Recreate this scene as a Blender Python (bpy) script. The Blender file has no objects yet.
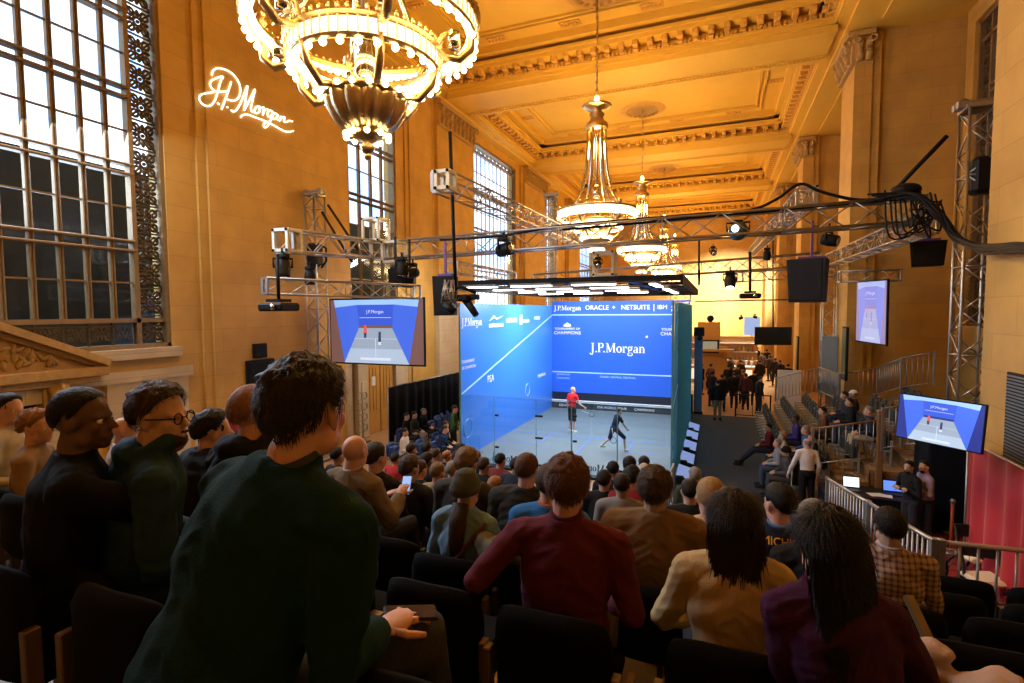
import bpy, math, random
import numpy as np
from mathutils import Vector, Matrix, noise
from mathutils.bvhtree import BVHTree
random.seed(7)
PI = math.pi
SC = bpy.context.scene
COL = SC.collection

# ---------------------------------------------------------------- camera geometry (1024x683 frame, f = 520 px)
F_PX, CX, CY, CAM = 520.0, 512.0, 341.5, Vector((0, 0, 4.77))
_vd = np.array([718 - CX, 310 - CY, F_PX]); _vt = np.array([-805 - CX, 319 - CY, F_PX])
_Y = _vd / np.linalg.norm(_vd); _X = -_vt / np.linalg.norm(_vt); _X = _X - _X.dot(_Y) * _Y; _X /= np.linalg.norm(_X)
_Z = np.cross(_X, _Y); RW = np.stack([_X, _Y, _Z])

def at(px, py, x=None, y=None, z=None, d=None):
    """point of the hall seen at a pixel, on a plane x / y / z = const or at camera depth d"""
    r = RW @ np.array([px - CX, py - CY, F_PX])
    if d is not None: t = d / F_PX
    elif x is not None: t = (x - CAM.x) / r[0]
    elif y is not None: t = (y - CAM.y) / r[1]
    else: t = (z - CAM.z) / r[2]
    return Vector((CAM.x + r[0] * t, CAM.y + r[1] * t, CAM.z + r[2] * t))

# ---------------------------------------------------------------- materials
def new_mat(name):
    m = bpy.data.materials.new(name); m.use_nodes = True
    return m, m.node_tree, m.node_tree.nodes['Principled BSDF']

def mat(name, col, rough=0.6, metal=0.0, var=0.08, scale=6.0, bump=0.0, bscale=40.0, spec=0.5, sheen=0.0, trans=0.0, ior=1.45, coat=0.0):
    m, nt, b = new_mat(name)
    tc = nt.nodes.new('ShaderNodeTexCoord')
    n = nt.nodes.new('ShaderNodeTexNoise'); n.inputs['Scale'].default_value = scale; n.inputs['Detail'].default_value = 4
    nt.links.new(tc.outputs['Object'], n.inputs['Vector'])
    mx = nt.nodes.new('ShaderNodeMix'); mx.data_type = 'RGBA'
    c0 = [max(0, c * (1 - var)) for c in col]; c1 = [min(1, c * (1 + var)) for c in col]
    mx.inputs[6].default_value = (*c0, 1); mx.inputs[7].default_value = (*c1, 1)
    nt.links.new(n.outputs['Fac'], mx.inputs[0]); nt.links.new(mx.outputs[2], b.inputs['Base Color'])
    b.inputs['Roughness'].default_value = rough; b.inputs['Metallic'].default_value = metal
    b.inputs['Specular IOR Level'].default_value = spec; b.inputs['IOR'].default_value = ior
    b.inputs['Sheen Weight'].default_value = sheen; b.inputs['Transmission Weight'].default_value = trans
    b.inputs['Coat Weight'].default_value = coat
    if bump > 0:
        n2 = nt.nodes.new('ShaderNodeTexNoise'); n2.inputs['Scale'].default_value = bscale; n2.inputs['Detail'].default_value = 3
        nt.links.new(tc.outputs['Object'], n2.inputs['Vector'])
        bp = nt.nodes.new('ShaderNodeBump'); bp.inputs['Strength'].default_value = bump; bp.inputs['Distance'].default_value = 0.01
        nt.links.new(n2.outputs['Fac'], bp.inputs['Height']); nt.links.new(bp.outputs['Normal'], b.inputs['Normal'])
    return m

def emit(name, col, s, var=0.0):
    m, nt, b = new_mat(name)
    b.inputs['Base Color'].default_value = (*[min(1, c * .5) for c in col], 1)
    b.inputs['Emission Color'].default_value = (*col, 1); b.inputs['Emission Strength'].default_value = s
    return m

def stone_mat(name, c1, c2, mortar, bw=1.5, bh=0.62, rough=0.6, bump=0.3):
    """ashlar blocks laid in courses on axis-aligned walls: u = x + y, v = z"""
    m, nt, b = new_mat(name)
    g = nt.nodes.new('ShaderNodeNewGeometry'); s = nt.nodes.new('ShaderNodeSeparateXYZ'); nt.links.new(g.outputs['Position'], s.inputs[0])
    ad = nt.nodes.new('ShaderNodeMath'); nt.links.new(s.outputs[0], ad.inputs[0]); nt.links.new(s.outputs[1], ad.inputs[1])
    cb = nt.nodes.new('ShaderNodeCombineXYZ'); nt.links.new(ad.outputs[0], cb.inputs[0]); nt.links.new(s.outputs[2], cb.inputs[1])
    br = nt.nodes.new('ShaderNodeTexBrick'); nt.links.new(cb.outputs[0], br.inputs['Vector'])
    br.inputs['Scale'].default_value = 1.0; br.inputs['Brick Width'].default_value = bw; br.inputs['Row Height'].default_value = bh
    br.inputs['Mortar Size'].default_value = 0.008; br.inputs['Mortar Smooth'].default_value = 0.4
    br.inputs['Color1'].default_value = (*c1, 1); br.inputs['Color2'].default_value = (*c2, 1); br.inputs['Mortar'].default_value = (*mortar, 1)
    n = nt.nodes.new('ShaderNodeTexNoise'); n.inputs['Scale'].default_value = 1.3; n.inputs['Detail'].default_value = 6; nt.links.new(g.outputs['Position'], n.inputs['Vector'])
    rp = nt.nodes.new('ShaderNodeMapRange'); rp.inputs[1].default_value = .3; rp.inputs[2].default_value = .7; rp.inputs[3].default_value = .86; rp.inputs[4].default_value = 1.08
    nt.links.new(n.outputs['Fac'], rp.inputs[0])
    mu = nt.nodes.new('ShaderNodeMix'); mu.data_type = 'RGBA'; mu.blend_type = 'MULTIPLY'; mu.inputs[0].default_value = 1
    nt.links.new(br.outputs['Color'], mu.inputs[6]); nt.links.new(rp.outputs[0], mu.inputs[7]); nt.links.new(mu.outputs[2], b.inputs['Base Color'])
    b.inputs['Roughness'].default_value = rough
    bp = nt.nodes.new('ShaderNodeBump'); bp.inputs['Strength'].default_value = bump; bp.inputs['Distance'].default_value = 0.02; bp.invert = True
    nt.links.new(br.outputs['Fac'], bp.inputs['Height']); nt.links.new(bp.outputs['Normal'], b.inputs['Normal'])
    return m

def glass_mat(name, tint, refl=0.12, rough=0.02, diff=0.0):
    """thin pane: mostly see-through, a fixed share of mirror and of tinted body"""
    m = bpy.data.materials.new(name); m.use_nodes = True; nt = m.node_tree; nt.nodes.clear()
    o = nt.nodes.new('ShaderNodeOutputMaterial'); t = nt.nodes.new('ShaderNodeBsdfTransparent'); t.inputs[0].default_value = (*tint, 1)
    g = nt.nodes.new('ShaderNodeBsdfGlossy'); g.inputs['Roughness'].default_value = rough; g.inputs['Color'].default_value = (.9, .95, 1, 1)
    fr = nt.nodes.new('ShaderNodeFresnel'); fr.inputs[0].default_value = 1.5
    gm = nt.nodes.new('ShaderNodeNewGeometry'); inv = nt.nodes.new('ShaderNodeMath'); inv.operation = 'SUBTRACT'; inv.inputs[0].default_value = 1; nt.links.new(gm.outputs['Backfacing'], inv.inputs[1])
    mu = nt.nodes.new('ShaderNodeMath'); mu.operation = 'MULTIPLY'; nt.links.new(fr.outputs[0], mu.inputs[0]); nt.links.new(inv.outputs[0], mu.inputs[1])
    ma = nt.nodes.new('ShaderNodeMath'); ma.operation = 'ADD'; ma.use_clamp = True; ma.inputs[1].default_value = refl; nt.links.new(mu.outputs[0], ma.inputs[0])
    mx = nt.nodes.new('ShaderNodeMixShader'); nt.links.new(ma.outputs[0], mx.inputs[0]); nt.links.new(t.outputs[0], mx.inputs[1]); nt.links.new(g.outputs[0], mx.inputs[2])
    last = mx
    if diff > 0:
        d = nt.nodes.new('ShaderNodeBsdfDiffuse'); d.inputs[0].default_value = (*[c * .7 for c in tint], 1)
        m2 = nt.nodes.new('ShaderNodeMixShader'); m2.inputs[0].default_value = diff
        nt.links.new(mx.outputs[0], m2.inputs[1]); nt.links.new(d.outputs[0], m2.inputs[2]); last = m2
    nt.links.new(last.outputs[0], o.inputs[0])
    return m

# ---------------------------------------------------------------- mesh builder
class MB:
    def __init__(s): s.v = []; s.f = []; s.m = []; s.cur = 0; s.sm = []; s.smooth = False
    def add(s, vs, fs, smooth=None):
        k = len(s.v); s.v += [tuple(v) for v in vs]; s.f += [tuple(i + k for i in f) for f in fs]
        s.m += [s.cur] * len(fs); s.sm += [s.smooth if smooth is None else smooth] * len(fs); return s
    def box(s, c, size, rz=0.0, M=None, bev=0.0):
        hx, hy, hz = size[0] / 2, size[1] / 2, size[2] / 2
        if bev > 0:
            b = min(bev, hx * .9, hy * .9, hz * .9); P = []
            for sx in (-1, 1):
                for sy in (-1, 1):
                    for sz in (-1, 1):
                        P += [(sx * hx, sy * (hy - b), sz * (hz - b)), (sx * (hx - b), sy * hy, sz * (hz - b)), (sx * (hx - b), sy * (hy - b), sz * hz)]
            I = lambda sx, sy, sz, a: (((sx > 0) * 4 + (sy > 0) * 2 + (sz > 0)) * 3 + a)
            fs = []
            for a in range(3):
                for sg in (-1, 1):
                    o = [(-1, -1), (1, -1), (1, 1), (-1, 1)]; q = []
                    for (p, r) in o:
                        t = [0, 0, 0]; t[a] = sg; t[(a + 1) % 3] = p; t[(a + 2) % 3] = r; q.append(I(*t, a))
                    fs.append(q if sg > 0 else q[::-1])
            for a in range(3):
                b1, b2 = (a + 1) % 3, (a + 2) % 3
                for p in (-1, 1):
                    for r in (-1, 1):
                        t0 = [0, 0, 0]; t1 = [0, 0, 0]; t0[a] = -1; t1[a] = 1
                        for t in (t0, t1): t[b1] = p; t[b2] = r
                        q = [I(*t0, b1), I(*t1, b1), I(*t1, b2), I(*t0, b2)]
                        fs.append(q if p * r < 0 else q[::-1])
            for sx in (-1, 1):
                for sy in (-1, 1):
                    for sz in (-1, 1):
                        q = [I(sx, sy, sz, 0), I(sx, sy, sz, 1), I(sx, sy, sz, 2)]
                        fs.append(q if sx * sy * sz > 0 else q[::-1])
            vs = P
        else:
            vs = [(x * hx, y * hy, z * hz) for x in (-1, 1) for y in (-1, 1) for z in (-1, 1)]
            fs = [(0, 1, 3, 2), (4, 6, 7, 5), (0, 4, 5, 1), (2, 3, 7, 6), (0, 2, 6, 4), (1, 5, 7, 3)]
        R = M if M is not None else Matrix.Rotation(rz, 3, 'Z')
        c = Vector(c); s.add([R @ Vector(v) + c for v in vs], fs); return s
    def bx(s, x0, x1, y0, y1, z0, z1, bev=0.0):
        return s.box(((x0 + x1) / 2, (y0 + y1) / 2, (z0 + z1) / 2), (abs(x1 - x0), abs(y1 - y0), abs(z1 - z0)), bev=bev)
    def bar(s, a, b, w, h=None, up=(0, 0, 1)):
        a, b = Vector(a), Vector(b); d = b - a; L = d.length
        if L < 1e-6: return s
        z = d / L; u = Vector(up)
        if abs(z.dot(u)) > .98: u = Vector((0, 1, 0))
        x = z.cross(u).normalized(); y = z.cross(x)
        return s.box((a + b) / 2, (w, h or w, L), M=Matrix((x, y, z)).transposed())
    def tube(s, pts, r, n=8, cap=True, ell=1.0, up=None):
        """swept tube; r a number or one per point, ell = squash of the second axis"""
        pts = [Vector(p) for p in pts]; N = len(pts); rr = r if hasattr(r, '__len__') else [r] * N
        T = []
        for i in range(N):
            t = pts[min(i + 1, N - 1)] - pts[max(i - 1, 0)]
            T.append(t.normalized() if t.length > 1e-9 else Vector((0, 0, 1)))
        u = Vector(up) if up else (Vector((0, 0, 1)) if abs(T[0].z) < .9 else Vector((0, 1, 0)))
        x = T[0].cross(u); x.normalize(); vs = []
        for i in range(N):
            x = x - T[i] * x.dot(T[i]); x.normalize(); y = T[i].cross(x)
            q = rr[i]; rx, ry = (q if hasattr(q, '__len__') else (q, q * ell))
            for k in range(n):
                a = 2 * PI * k / n; vs.append(pts[i] + x * (rx * math.cos(a)) + y * (ry * math.sin(a)))
        fs = []
        for i in range(N - 1):
            for k in range(n):
                a, b = i * n + k, i * n + (k + 1) % n; fs.append((a, b, b + n, a + n))
        if cap: fs.append(tuple(range(n - 1, -1, -1))); fs.append(tuple((N - 1) * n + k for k in range(n)))
        s.add(vs, fs, True); return s
    def lathe(s, prof, c=(0, 0, 0), n=24, lobes=0, amp=0.0):
        vs, fs = [], []; c = Vector(c); N = len(prof)
        for (r, z) in prof:
            for k in range(n):
                a = 2 * PI * k / n; q = r * (1 + amp * abs(math.sin(a * lobes / 2)) if lobes else 1); vs.append(c + Vector((q * math.cos(a), q * math.sin(a), z)))
        for i in range(N - 1):
            for k in range(n):
                a, b = i * n + k, i * n + (k + 1) % n; fs.append((a, b, b + n, a + n))
        s.add(vs, fs, True)
        return s
    def sphere(s, c, r, n=10, m=7, sc=(1, 1, 1), M=None):
        c = Vector(c); vs = [Vector((0, 0, -1))]; fs = []
        for i in range(1, m):
            th = PI * i / m
            for k in range(n):
                a = 2 * PI * k / n; vs.append(Vector((math.sin(th) * math.cos(a), math.sin(th) * math.sin(a), -math.cos(th))))
        vs.append(Vector((0, 0, 1)))
        for k in range(n): fs.append((0, 1 + (k + 1) % n, 1 + k))
        for i in range(m - 2):
            for k in range(n):
                a, b = 1 + i * n + k, 1 + i * n + (k + 1) % n; fs.append((a, b, b + n, a + n))
        l = len(vs) - 1; o = 1 + (m - 2) * n
        for k in range(n): fs.append((o + k, o + (k + 1) % n, l))
        out = []
        for v in vs:
            w = Vector((v.x * r * sc[0], v.y * r * sc[1], v.z * r * sc[2]))
            if M is not None: w = M @ w
            out.append(c + w)
        s.add(out, fs, True); return s
    def ring(s, c, R, r, n=40, m=6, ell=1.0, M=None):
        vs, fs = [], []; c = Vector(c)
        for i in range(n):
            a = 2 * PI * i / n
            for k in range(m):
                b = 2 * PI * k / m; q = R + r * math.cos(b); w = Vector((q * math.cos(a), q * math.sin(a), r * ell * math.sin(b)))
                if M is not None: w = M @ w
                vs.append(c + w)
        for i in range(n):
            for k in range(m):
                a, b = i * m + k, i * m + (k + 1) % m; j = ((i + 1) % n) * m; fs.append((a, j + k, j + (k + 1) % m, b))
        s.add(vs, fs, True); return s
    def prism(s, poly, axis, a0, a1):
        """polygon (list of 2D) extruded along axis 'x','y','z'"""
        mk = {'x': lambda p, a: (a, p[0], p[1]), 'y': lambda p, a: (p[0], a, p[1]), 'z': lambda p, a: (p[0], p[1], a)}[axis]
        n = len(poly); vs = [mk(p, a0) for p in poly] + [mk(p, a1) for p in poly]
        fs = [tuple(range(n)), tuple(range(2 * n - 1, n - 1, -1))] + [(i, i + n, (i + 1) % n + n, (i + 1) % n) for i in range(n)]
        s.add(vs, fs); return s
    def quad(s, a, b, c, d): s.add([a, b, c, d], [(0, 1, 2, 3)]); return s
    def mesh(s, name, mats, org=(0, 0, 0)):
        me = bpy.data.meshes.new(name); o = Vector(org)
        me.from_pydata([tuple(Vector(v) - o) for v in s.v], [], s.f)
        for mm in (mats if isinstance(mats, (list, tuple)) else [mats]): me.materials.append(mm)
        me.polygons.foreach_set('material_index', s.m); me.polygons.foreach_set('use_smooth', s.sm); me.update()
        return me
    def build(s, name, mats, parent=None, org=None, kind=None):
        if org is None: org = parent['_o'] if parent is not None and '_o' in parent else (0, 0, 0)
        me = s.mesh(name, mats, org); o = bpy.data.objects.new(name, me); COL.objects.link(o)
        if parent is not None: o.parent = parent
        else: o.location = org
        if kind: o['kind'] = kind
        o['_o'] = list(org)
        return o

def tag(o, label, cat, group=None, kind=None):
    o['label'] = label; o['category'] = cat
    if group: o['group'] = group
    if kind: o['kind'] = kind
    return o

def thing(name, loc, label, cat, group=None, rz=0.0, local=False):
    """Empty at a thing's base. Children meshes are given in world coordinates unless local=True"""
    o = bpy.data.objects.new(name, None); COL.objects.link(o); o.empty_display_size = .1
    o.location = loc; o.rotation_euler = (0, 0, rz); tag(o, label, cat, group)
    o['_o'] = [0, 0, 0] if local else list(loc)
    return o

def copy_tree(o, parent=None):
    c = o.copy(); COL.objects.link(c)
    if parent is not None: c.parent = parent
    for ch in list(o.children): copy_tree(ch, c)
    return c

def fuse(mb, voxel, smooth=3, name='m'):
    """voxel union of overlapping closed shapes -> one continuous surface (vertices in builder coordinates)"""
    me = bpy.data.meshes.new(name); me.from_pydata(mb.v, [], mb.f); me.update()
    o = bpy.data.objects.new(name, me); COL.objects.link(o)
    r = o.modifiers.new('r', 'REMESH'); r.mode = 'VOXEL'; r.voxel_size = voxel
    if smooth:
        q = o.modifiers.new('s', 'SMOOTH'); q.iterations = smooth; q.factor = .5
    dg = bpy.context.evaluated_depsgraph_get(); out = bpy.data.meshes.new_from_object(o.evaluated_get(dg))
    bpy.data.objects.remove(o); bpy.data.meshes.remove(me)
    out.polygons.foreach_set('use_smooth', [True] * len(out.polygons)); out.name = name
    return out

def link_mesh(name, me, m, parent=None, mw=None):
    me.materials.clear()
    for q in (m if isinstance(m, (list, tuple)) else [m]): me.materials.append(q)
    o = bpy.data.objects.new(name, me); COL.objects.link(o)
    if parent is not None: o.parent = parent
    return o

def text_mesh(txt, size, M, depth=0.004, spacing=1.0, align='CENTER', shear=0.0):
    """lettering as mesh; M maps the text plane (x right, y up, z out) into the world -> (verts, faces)"""
    cu = bpy.data.curves.new('t', 'FONT'); cu.body = txt; cu.size = size; cu.extrude = depth / 2; cu.align_x = align; cu.align_y = 'CENTER'
    cu.space_character = spacing; cu.resolution_u = 3; cu.shear = shear
    o = bpy.data.objects.new('t', cu); COL.objects.link(o)
    dg = bpy.context.evaluated_depsgraph_get(); me = bpy.data.meshes.new_from_object(o.evaluated_get(dg))
    vs = [M @ v.co for v in me.vertices]; fs = [tuple(p.vertices) for p in me.polygons]
    bpy.data.objects.remove(o); bpy.data.curves.remove(cu); bpy.data.meshes.remove(me)
    return vs, fs

def frame(org, right, up):
    r = Vector(right).normalized(); u = Vector(up).normalized(); n = r.cross(u)
    return Matrix(((r.x, u.x, n.x, org[0]), (r.y, u.y, n.y, org[1]), (r.z, u.z, n.z, org[2]), (0, 0, 0, 1)))

# serif lettering drawn from thick stems, thin hairlines and slab serifs (unit cap height)
def serif_jpm(mb, M, h, flip=False):
    x = 0.0; T = .15; t = .05
    def P(a, b): mb_pt = M @ Vector(((-a if flip else a) * h, b * h, .004)); return mb_pt
    def st(x0, y0, x1, y1, w):
        d = Vector((x1 - x0, y1 - y0)); L = d.length; n = Vector((-d.y, d.x)) / L * w / 2
        q = [P(x0 + n.x, y0 + n.y), P(x0 - n.x, y0 - n.y), P(x1 - n.x, y1 - n.y), P(x1 + n.x, y1 + n.y)]; mb.quad(*q)
    def arc(cx, cy, rx, ry, a0, a1, w0, w1, n=12):
        pr = None
        for i in range(n + 1):
            a = math.radians(a0 + (a1 - a0) * i / n); k = abs(math.cos(a)); w = w1 + (w0 - w1) * k
            o, q = P(cx + (rx + w / 2) * math.cos(a), cy + (ry + w / 2) * math.sin(a)), P(cx + (rx - w / 2) * math.cos(a), cy + (ry - w / 2) * math.sin(a))
            if pr: mb.quad(pr[0], o, q, pr[1])
            pr = (o, q)
    def dot(a, b): st(a - .07, b, a + .07, b, .14)
    w_tot = 5.55; o = -w_tot / 2
    # J
    st(o + .22, -.12, o + .22, 1, T); st(o + .05, .98, o + .39, .98, t); arc(o + .08, -.1, .14, .16, 180, 360, T * .7, t); x = o + .5
    dot(x + .1, .06); x += .28
    # P
    st(x + .15, 0, x + .15, 1, T); st(x, .02, x + .32, .02, t); st(x, .98, x + .4, .98, t); arc(x + .36, .74, .2, .235, -90, 90, T, t); st(x + .15, .5, x + .38, .5, t); x += .68
    dot(x, .06); x += .18
    # M
    st(x + .15, 0, x + .15, 1, t * 1.3); st(x + .15, 1, x + .5, .05, T); st(x + .5, .05, x + .86, 1, t * 1.2); st(x + .9, 0, x + .9, 1, T); st(x, .02, x + .3, .02, t); st(x + .74, .02, x + 1.06, .02, t); st(x + .72, .98, x + 1.06, .98, t); st(x, .98, x + .26, .98, t); x += 1.14
    # o
    arc(x + .3, .33, .22, .31, 0, 360, T, t, 18); x += .64
    # r
    st(x + .14, 0, x + .14, .66, T); st(x, .02, x + .3, .02, t); st(x, .64, x + .16, .64, t); arc(x + .34, .48, .16, .16, 60, 180, t * 1.4, t); dot(x + .42, .56); x += .52
    # g
    arc(x + .28, .44, .17, .2, 0, 360, T * .9, t, 16); arc(x + .3, -.16, .24, .15, 0, 360, T * .6, t * 1.3, 16); st(x + .14, .22, x + .16, .02, t * 1.5); st(x + .16, .02, x + .42, -.03, T * .6); st(x + .42, .6, x + .56, .66, t * 1.5); x += .62
    # a
    st(x + .4, 0, x + .4, .48, T); arc(x + .26, .46, .15, .17, 0, 170, t * 1.6, t); arc(x + .22, .17, .15, .15, 60, 330, T * .8, t, 14); st(x + .4, .02, x + .54, .04, t); x += .58
    # n
    st(x + .14, 0, x + .14, .66, T); st(x, .02, x + .28, .02, t); st(x, .64, x + .15, .64, t); arc(x + .32, .44, .17, .2, 0, 160, T * .8, t); st(x + .5, 0, x + .5, .46, T); st(x + .37, .02, x + .64, .02, t)
# ================================================================= MATERIALS
M_STONE = stone_mat('limestone blocks', (.60, .36, .088), (.555, .33, .078), (.45, .26, .06))
M_STONE2 = mat('smooth limestone', (.50, .335, .165), .6, var=.07, scale=2)
M_PALE = stone_mat('pale limestone with painted light', (.58, .48, .33), (.55, .45, .31), (.42, .33, .21), bw=2.2, bh=.55)  # some of its paleness is court light put into the colour
M_PLASTER = mat('ochre ceiling plaster', (.72, .46, .075), .65, var=.08, scale=1.2, bump=.1, bscale=9)
M_GOLDP = mat('gilded ceiling ornament', (.66, .38, .08), .55, var=.25, scale=5, bump=.5, bscale=14)
M_CARVE = mat('carved stone', (.48, .31, .12), .7, var=.3, scale=9, bump=.7, bscale=22)
M_BRONZE = mat('aged bronze', (.26, .17, .08), .5, .3, var=.25, scale=8)
M_BRONZE2 = mat('dark bronze grille', (.10, .07, .035), .5, .5, var=.4, scale=12)
M_MARBLE = mat('tan marble floor', (.42, .25, .12), .32, var=.12, scale=2)
M_CARPET = mat('dark grey carpet', (.034, .041, .048), .95, var=.25, scale=30, bump=.4, bscale=200)
M_REDCARPET = mat('red carpet', (.30, .02, .02), .9, var=.2, scale=20)
M_BLACK = mat('black paint', (.008, .008, .009), .6, var=.3, spec=.25)
M_BLKFAB = mat('black drape', (.006, .008, .014), .9, var=.3, spec=.1)
M_PLASTIC = mat('black plastic', (.008, .008, .009), .55, var=.2, spec=.25)
M_ALU = mat('truss aluminium', (.46, .43, .39), .36, .85, var=.15, scale=14)
M_STEEL = mat('grey steel', (.36, .35, .33), .4, .8, var=.12)
M_WHITE = mat('white paint', (.72, .72, .72), .5, var=.04)
M_GOLD = mat('polished gold', (.66, .47, .22), .30, 1.0, var=.2, scale=30, bump=.5, bscale=60)
M_CHROME = mat('nickel', (.62, .58, .5), .15, 1.0, var=.05)
M_WOOD = mat('brown wood', (.24, .12, .05), .45, var=.25, scale=7)
M_PANE = glass_mat('window glass', (.86, .93, 1.0), .02, .05)

# ================================================================= SHELL
XL, ZC, YE = -12.6, 14.6, 62.0       # left wall plane, underside of the beams, far wall
XP, XR = 4.4, 7.6                    # front of the right piers, back of the right recesses
BAYS = [(-2.0, 9.9), (12.6, 21.8), (24.4, 33.9), (36.6, 45.6), (48.4, 57.6)]

def struct(mb, name, m): return mb.build(name, m, kind='structure')
mb = MB(); mb.bx(XL - .6, XR + .6, -6, YE + .6, -.3, -.02); struct(mb, 'floor', M_MARBLE)
mb = MB(); mb.bx(-1.4, 2.3, 11.6, 14.72, -.02, 0.004); struct(mb, 'floor_black', M_BLACK)
mb = MB(); mb.bx(-1.05, 1.75, 14.7, 25.15, -.02, 0.0); o = struct(mb, 'floor_runner', M_CARPET); tag(o, 'dark grey carpet runner beside the glass court', 'carpet'); 
mb = MB(); mb.bx(1.75, 7.5, 4, 15.0, -.02, -.002); struct(mb, 'floor_red', M_REDCARPET)

# left wall with the window openings left free. windows: (y0,y1,z0,z1)
WIN = {1: (2.0, 8.9, 3.95, 14.0), 2: (15.7, 18.75, 4.9, 13.3), 3: (25.9, 32.7, 4.6, 14.15), 4: (38.4, 41.9, 4.6, 14.1), 5: (49.5, 56.3, 4.6, 14.1)}
mb = MB()
ys = -6.0
for k in sorted(WIN):
    y0, y1, z0, z1 = WIN[k]
    mb.bx(XL - .6, XL, ys, y0, 0, 16.2)
    mb.bx(XL - .6, XL, y0, y1, 0, z0); mb.bx(XL - .6, XL, y0, y1, z1, 16.2); ys = y1
mb.bx(XL - .6, XL, ys, YE, 0, 16.2)
struct(mb, 'wall_left', M_STONE)
mb = MB(); mb.bx(XL - .6, XR + .6, YE, YE + .5, 0, 16.6); struct(mb, 'wall_far', M_STONE)
mb = MB(); mb.bx(XL - .6, XR + .6, -6.5, -6, 0, 16.6); struct(mb, 'wall_back', M_STONE)
# flat pilasters on the left wall, each stepped, with carved capitals
pil = [(9.95, 15.0, .16), (19.6, 21.6, .14), (21.75, 25.6, .30), (33.6, 38.2, .30), (44.8, 48.6, .30)]
for (y0, y1, dp) in pil:
    mb = MB(); mb.bx(XL, XL + dp, y0, y1, 0, ZC); mb.bx(XL, XL + dp * .5, y0 - .25, y1 + .25, 0, ZC); struct(mb, 'trim_pilaster', M_STONE)
# lower pale dado band
mb = MB(); mb.bx(XL, XL + .10, -6, 3.5, 0, 3.2); mb.bx(XL, XL + .10, 7.3, 9.2, 0, 3.2); mb.bx(XL, XL + .16, -6, 9.3, 3.2, 3.45); mb.bx(XL, XL + .2, 2.0, 9.0, 3.72, 3.95)
struct(mb, 'trim_dado', M_PALE)
mb = MB(); mb.bx(XL, XL + .06, 18.9, 25.9, 0, 4.2); mb.bx(XL, XL + .06, 12.6, 15.6, 0, 4.2); mb.bx(XL, XL + .12, 12.6, 25.9, 4.2, 4.4); struct(mb, 'trim_dado_far', M_PALE)
for (a, b) in ((21.65, 25.7), (33.5, 38.3), (44.7, 48.7)):
    mb = MB(); mb.bx(XL, XL + .33, a, b, 0, 5.0); mb.bx(XL, XL + .38, a - .03, b + .03, 5.0, 5.15, .02); struct(mb, 'trim_pilaster_spill', M_PALE)  # paler foot: light spilling from the court, painted as pale stone

# right side: piers standing forward of deep window recesses
piers = [(-6.0, 11.7), (22.3, 24.3), (34.4, 36.4), (46.2, 48.2), (58.2, YE)]
for i, (y0, y1) in enumerate(piers):
    mb = MB()
    if not i: mb.bx(XP, XR + .6, y0, y1, 0, ZC)
    else: mb.bx(XP, XP + .55, y0, y1, 0, ZC); mb.bx(XP + .55, XP + .82, y0 + .06, y1 - .06, 0, ZC); mb.bx(XP + .82, XR + .6, y0 + .2, y1 - .2, 0, ZC)
    struct(mb, 'wall_right_pier', M_STONE)
WR = [(12.3, 21.7), (25.0, 33.8), (37.0, 45.6), (48.8, 57.6)]
mb = MB()
for i in range(4):
    a, b = piers[i][1], piers[i + 1][0]; w0, w1 = WR[i][0], WR[i][1]
    mb.bx(XR, XR + .6, a, w0, 0, 16.2); mb.bx(XR, XR + .6, w1, b, 0, 16.2); mb.bx(XR, XR + .6, w0, w1, 0, 4.2); mb.bx(XR, XR + .6, w0, w1, 14.0, 16.2)
struct(mb, 'wall_right', M_STONE)
# capitals : acanthus blocks under the beams
def capital(y0, y1, x, sgn):
    """row of curled leaves in two tiers with volutes, on a pier's front at x facing sgn"""
    mb = MB(); zc = ZC
    mb.bx(min(x, x + sgn * .10), max(x, x + sgn * .10), y0, y1, zc - 1.05, zc - .22)
    mb.bx(min(x, x + sgn * .30), max(x, x + sgn * .30), y0 - .1, y1 + .1, zc - .2, zc - .02, .03)
    mb.bx(min(x, x + sgn * .16), max(x, x + sgn * .16), y0 - .02, y1 + .02, zc - 1.14, zc - 1.05, .02)
    n = max(3, int((y1 - y0) / .42))
    for t in range(2):
        for k in range(n):
            y = y0 + (k + .5) * (y1 - y0) / n + (0 if t == 0 else .0); z = zc - 1.02 + t * .38
            pts = [(x + sgn * .10, y, z), (x + sgn * .16, y, z + .2), (x + sgn * .26, y, z + .34), (x + sgn * .30, y, z + .27)]
            mb.tube(pts, [(.12, .03), (.14, .035), (.10, .03), (.03, .02)], 6, up=(0, 1, 0) if False else None)
    for y in (y0 + .05, y1 - .05):
        mb.ring((x + sgn * .24, y, zc - .34), .10, .04, 12, 5, M=Matrix.Rotation(PI / 2, 3, 'X'))
    return mb
for (y0, y1) in ((22.3, 24.3), (34.4, 36.4), (46.2, 48.2)): 
    mb = capital(y0, y1, XP, -1); yf = y0
    for t_ in range(2):
        for k_ in range(2):
            xx = XP + .15 + k_ * .28; z_ = ZC - 1.02 + t_ * .38; mb.tube([(xx, yf - .02, z_), (xx, yf - .10, z_ + .2), (xx, yf - .20, z_ + .34), (xx, yf - .24, z_ + .27)], [(.10, .03), (.12, .035), (.09, .03), (.03, .02)], 6)
    mb.bx(XP - .28, XP + .60, yf - .24, yf, ZC - .2, ZC - .02, .03); mb.bx(XP, XP + .56, yf - .06, yf, ZC - 1.14, ZC - 1.05, .02); mb.ring((XP + .02, yf - .2, ZC - .34), .10, .04, 12, 5, M=Matrix.Rotation(PI / 2, 3, 'X')); mb.ring((XP + .52, yf - .2, ZC - .34), .10, .04, 12, 5, M=Matrix.Rotation(PI / 2, 3, 'X'))
    struct(mb, 'trim_capital_right', M_CARVE)
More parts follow.
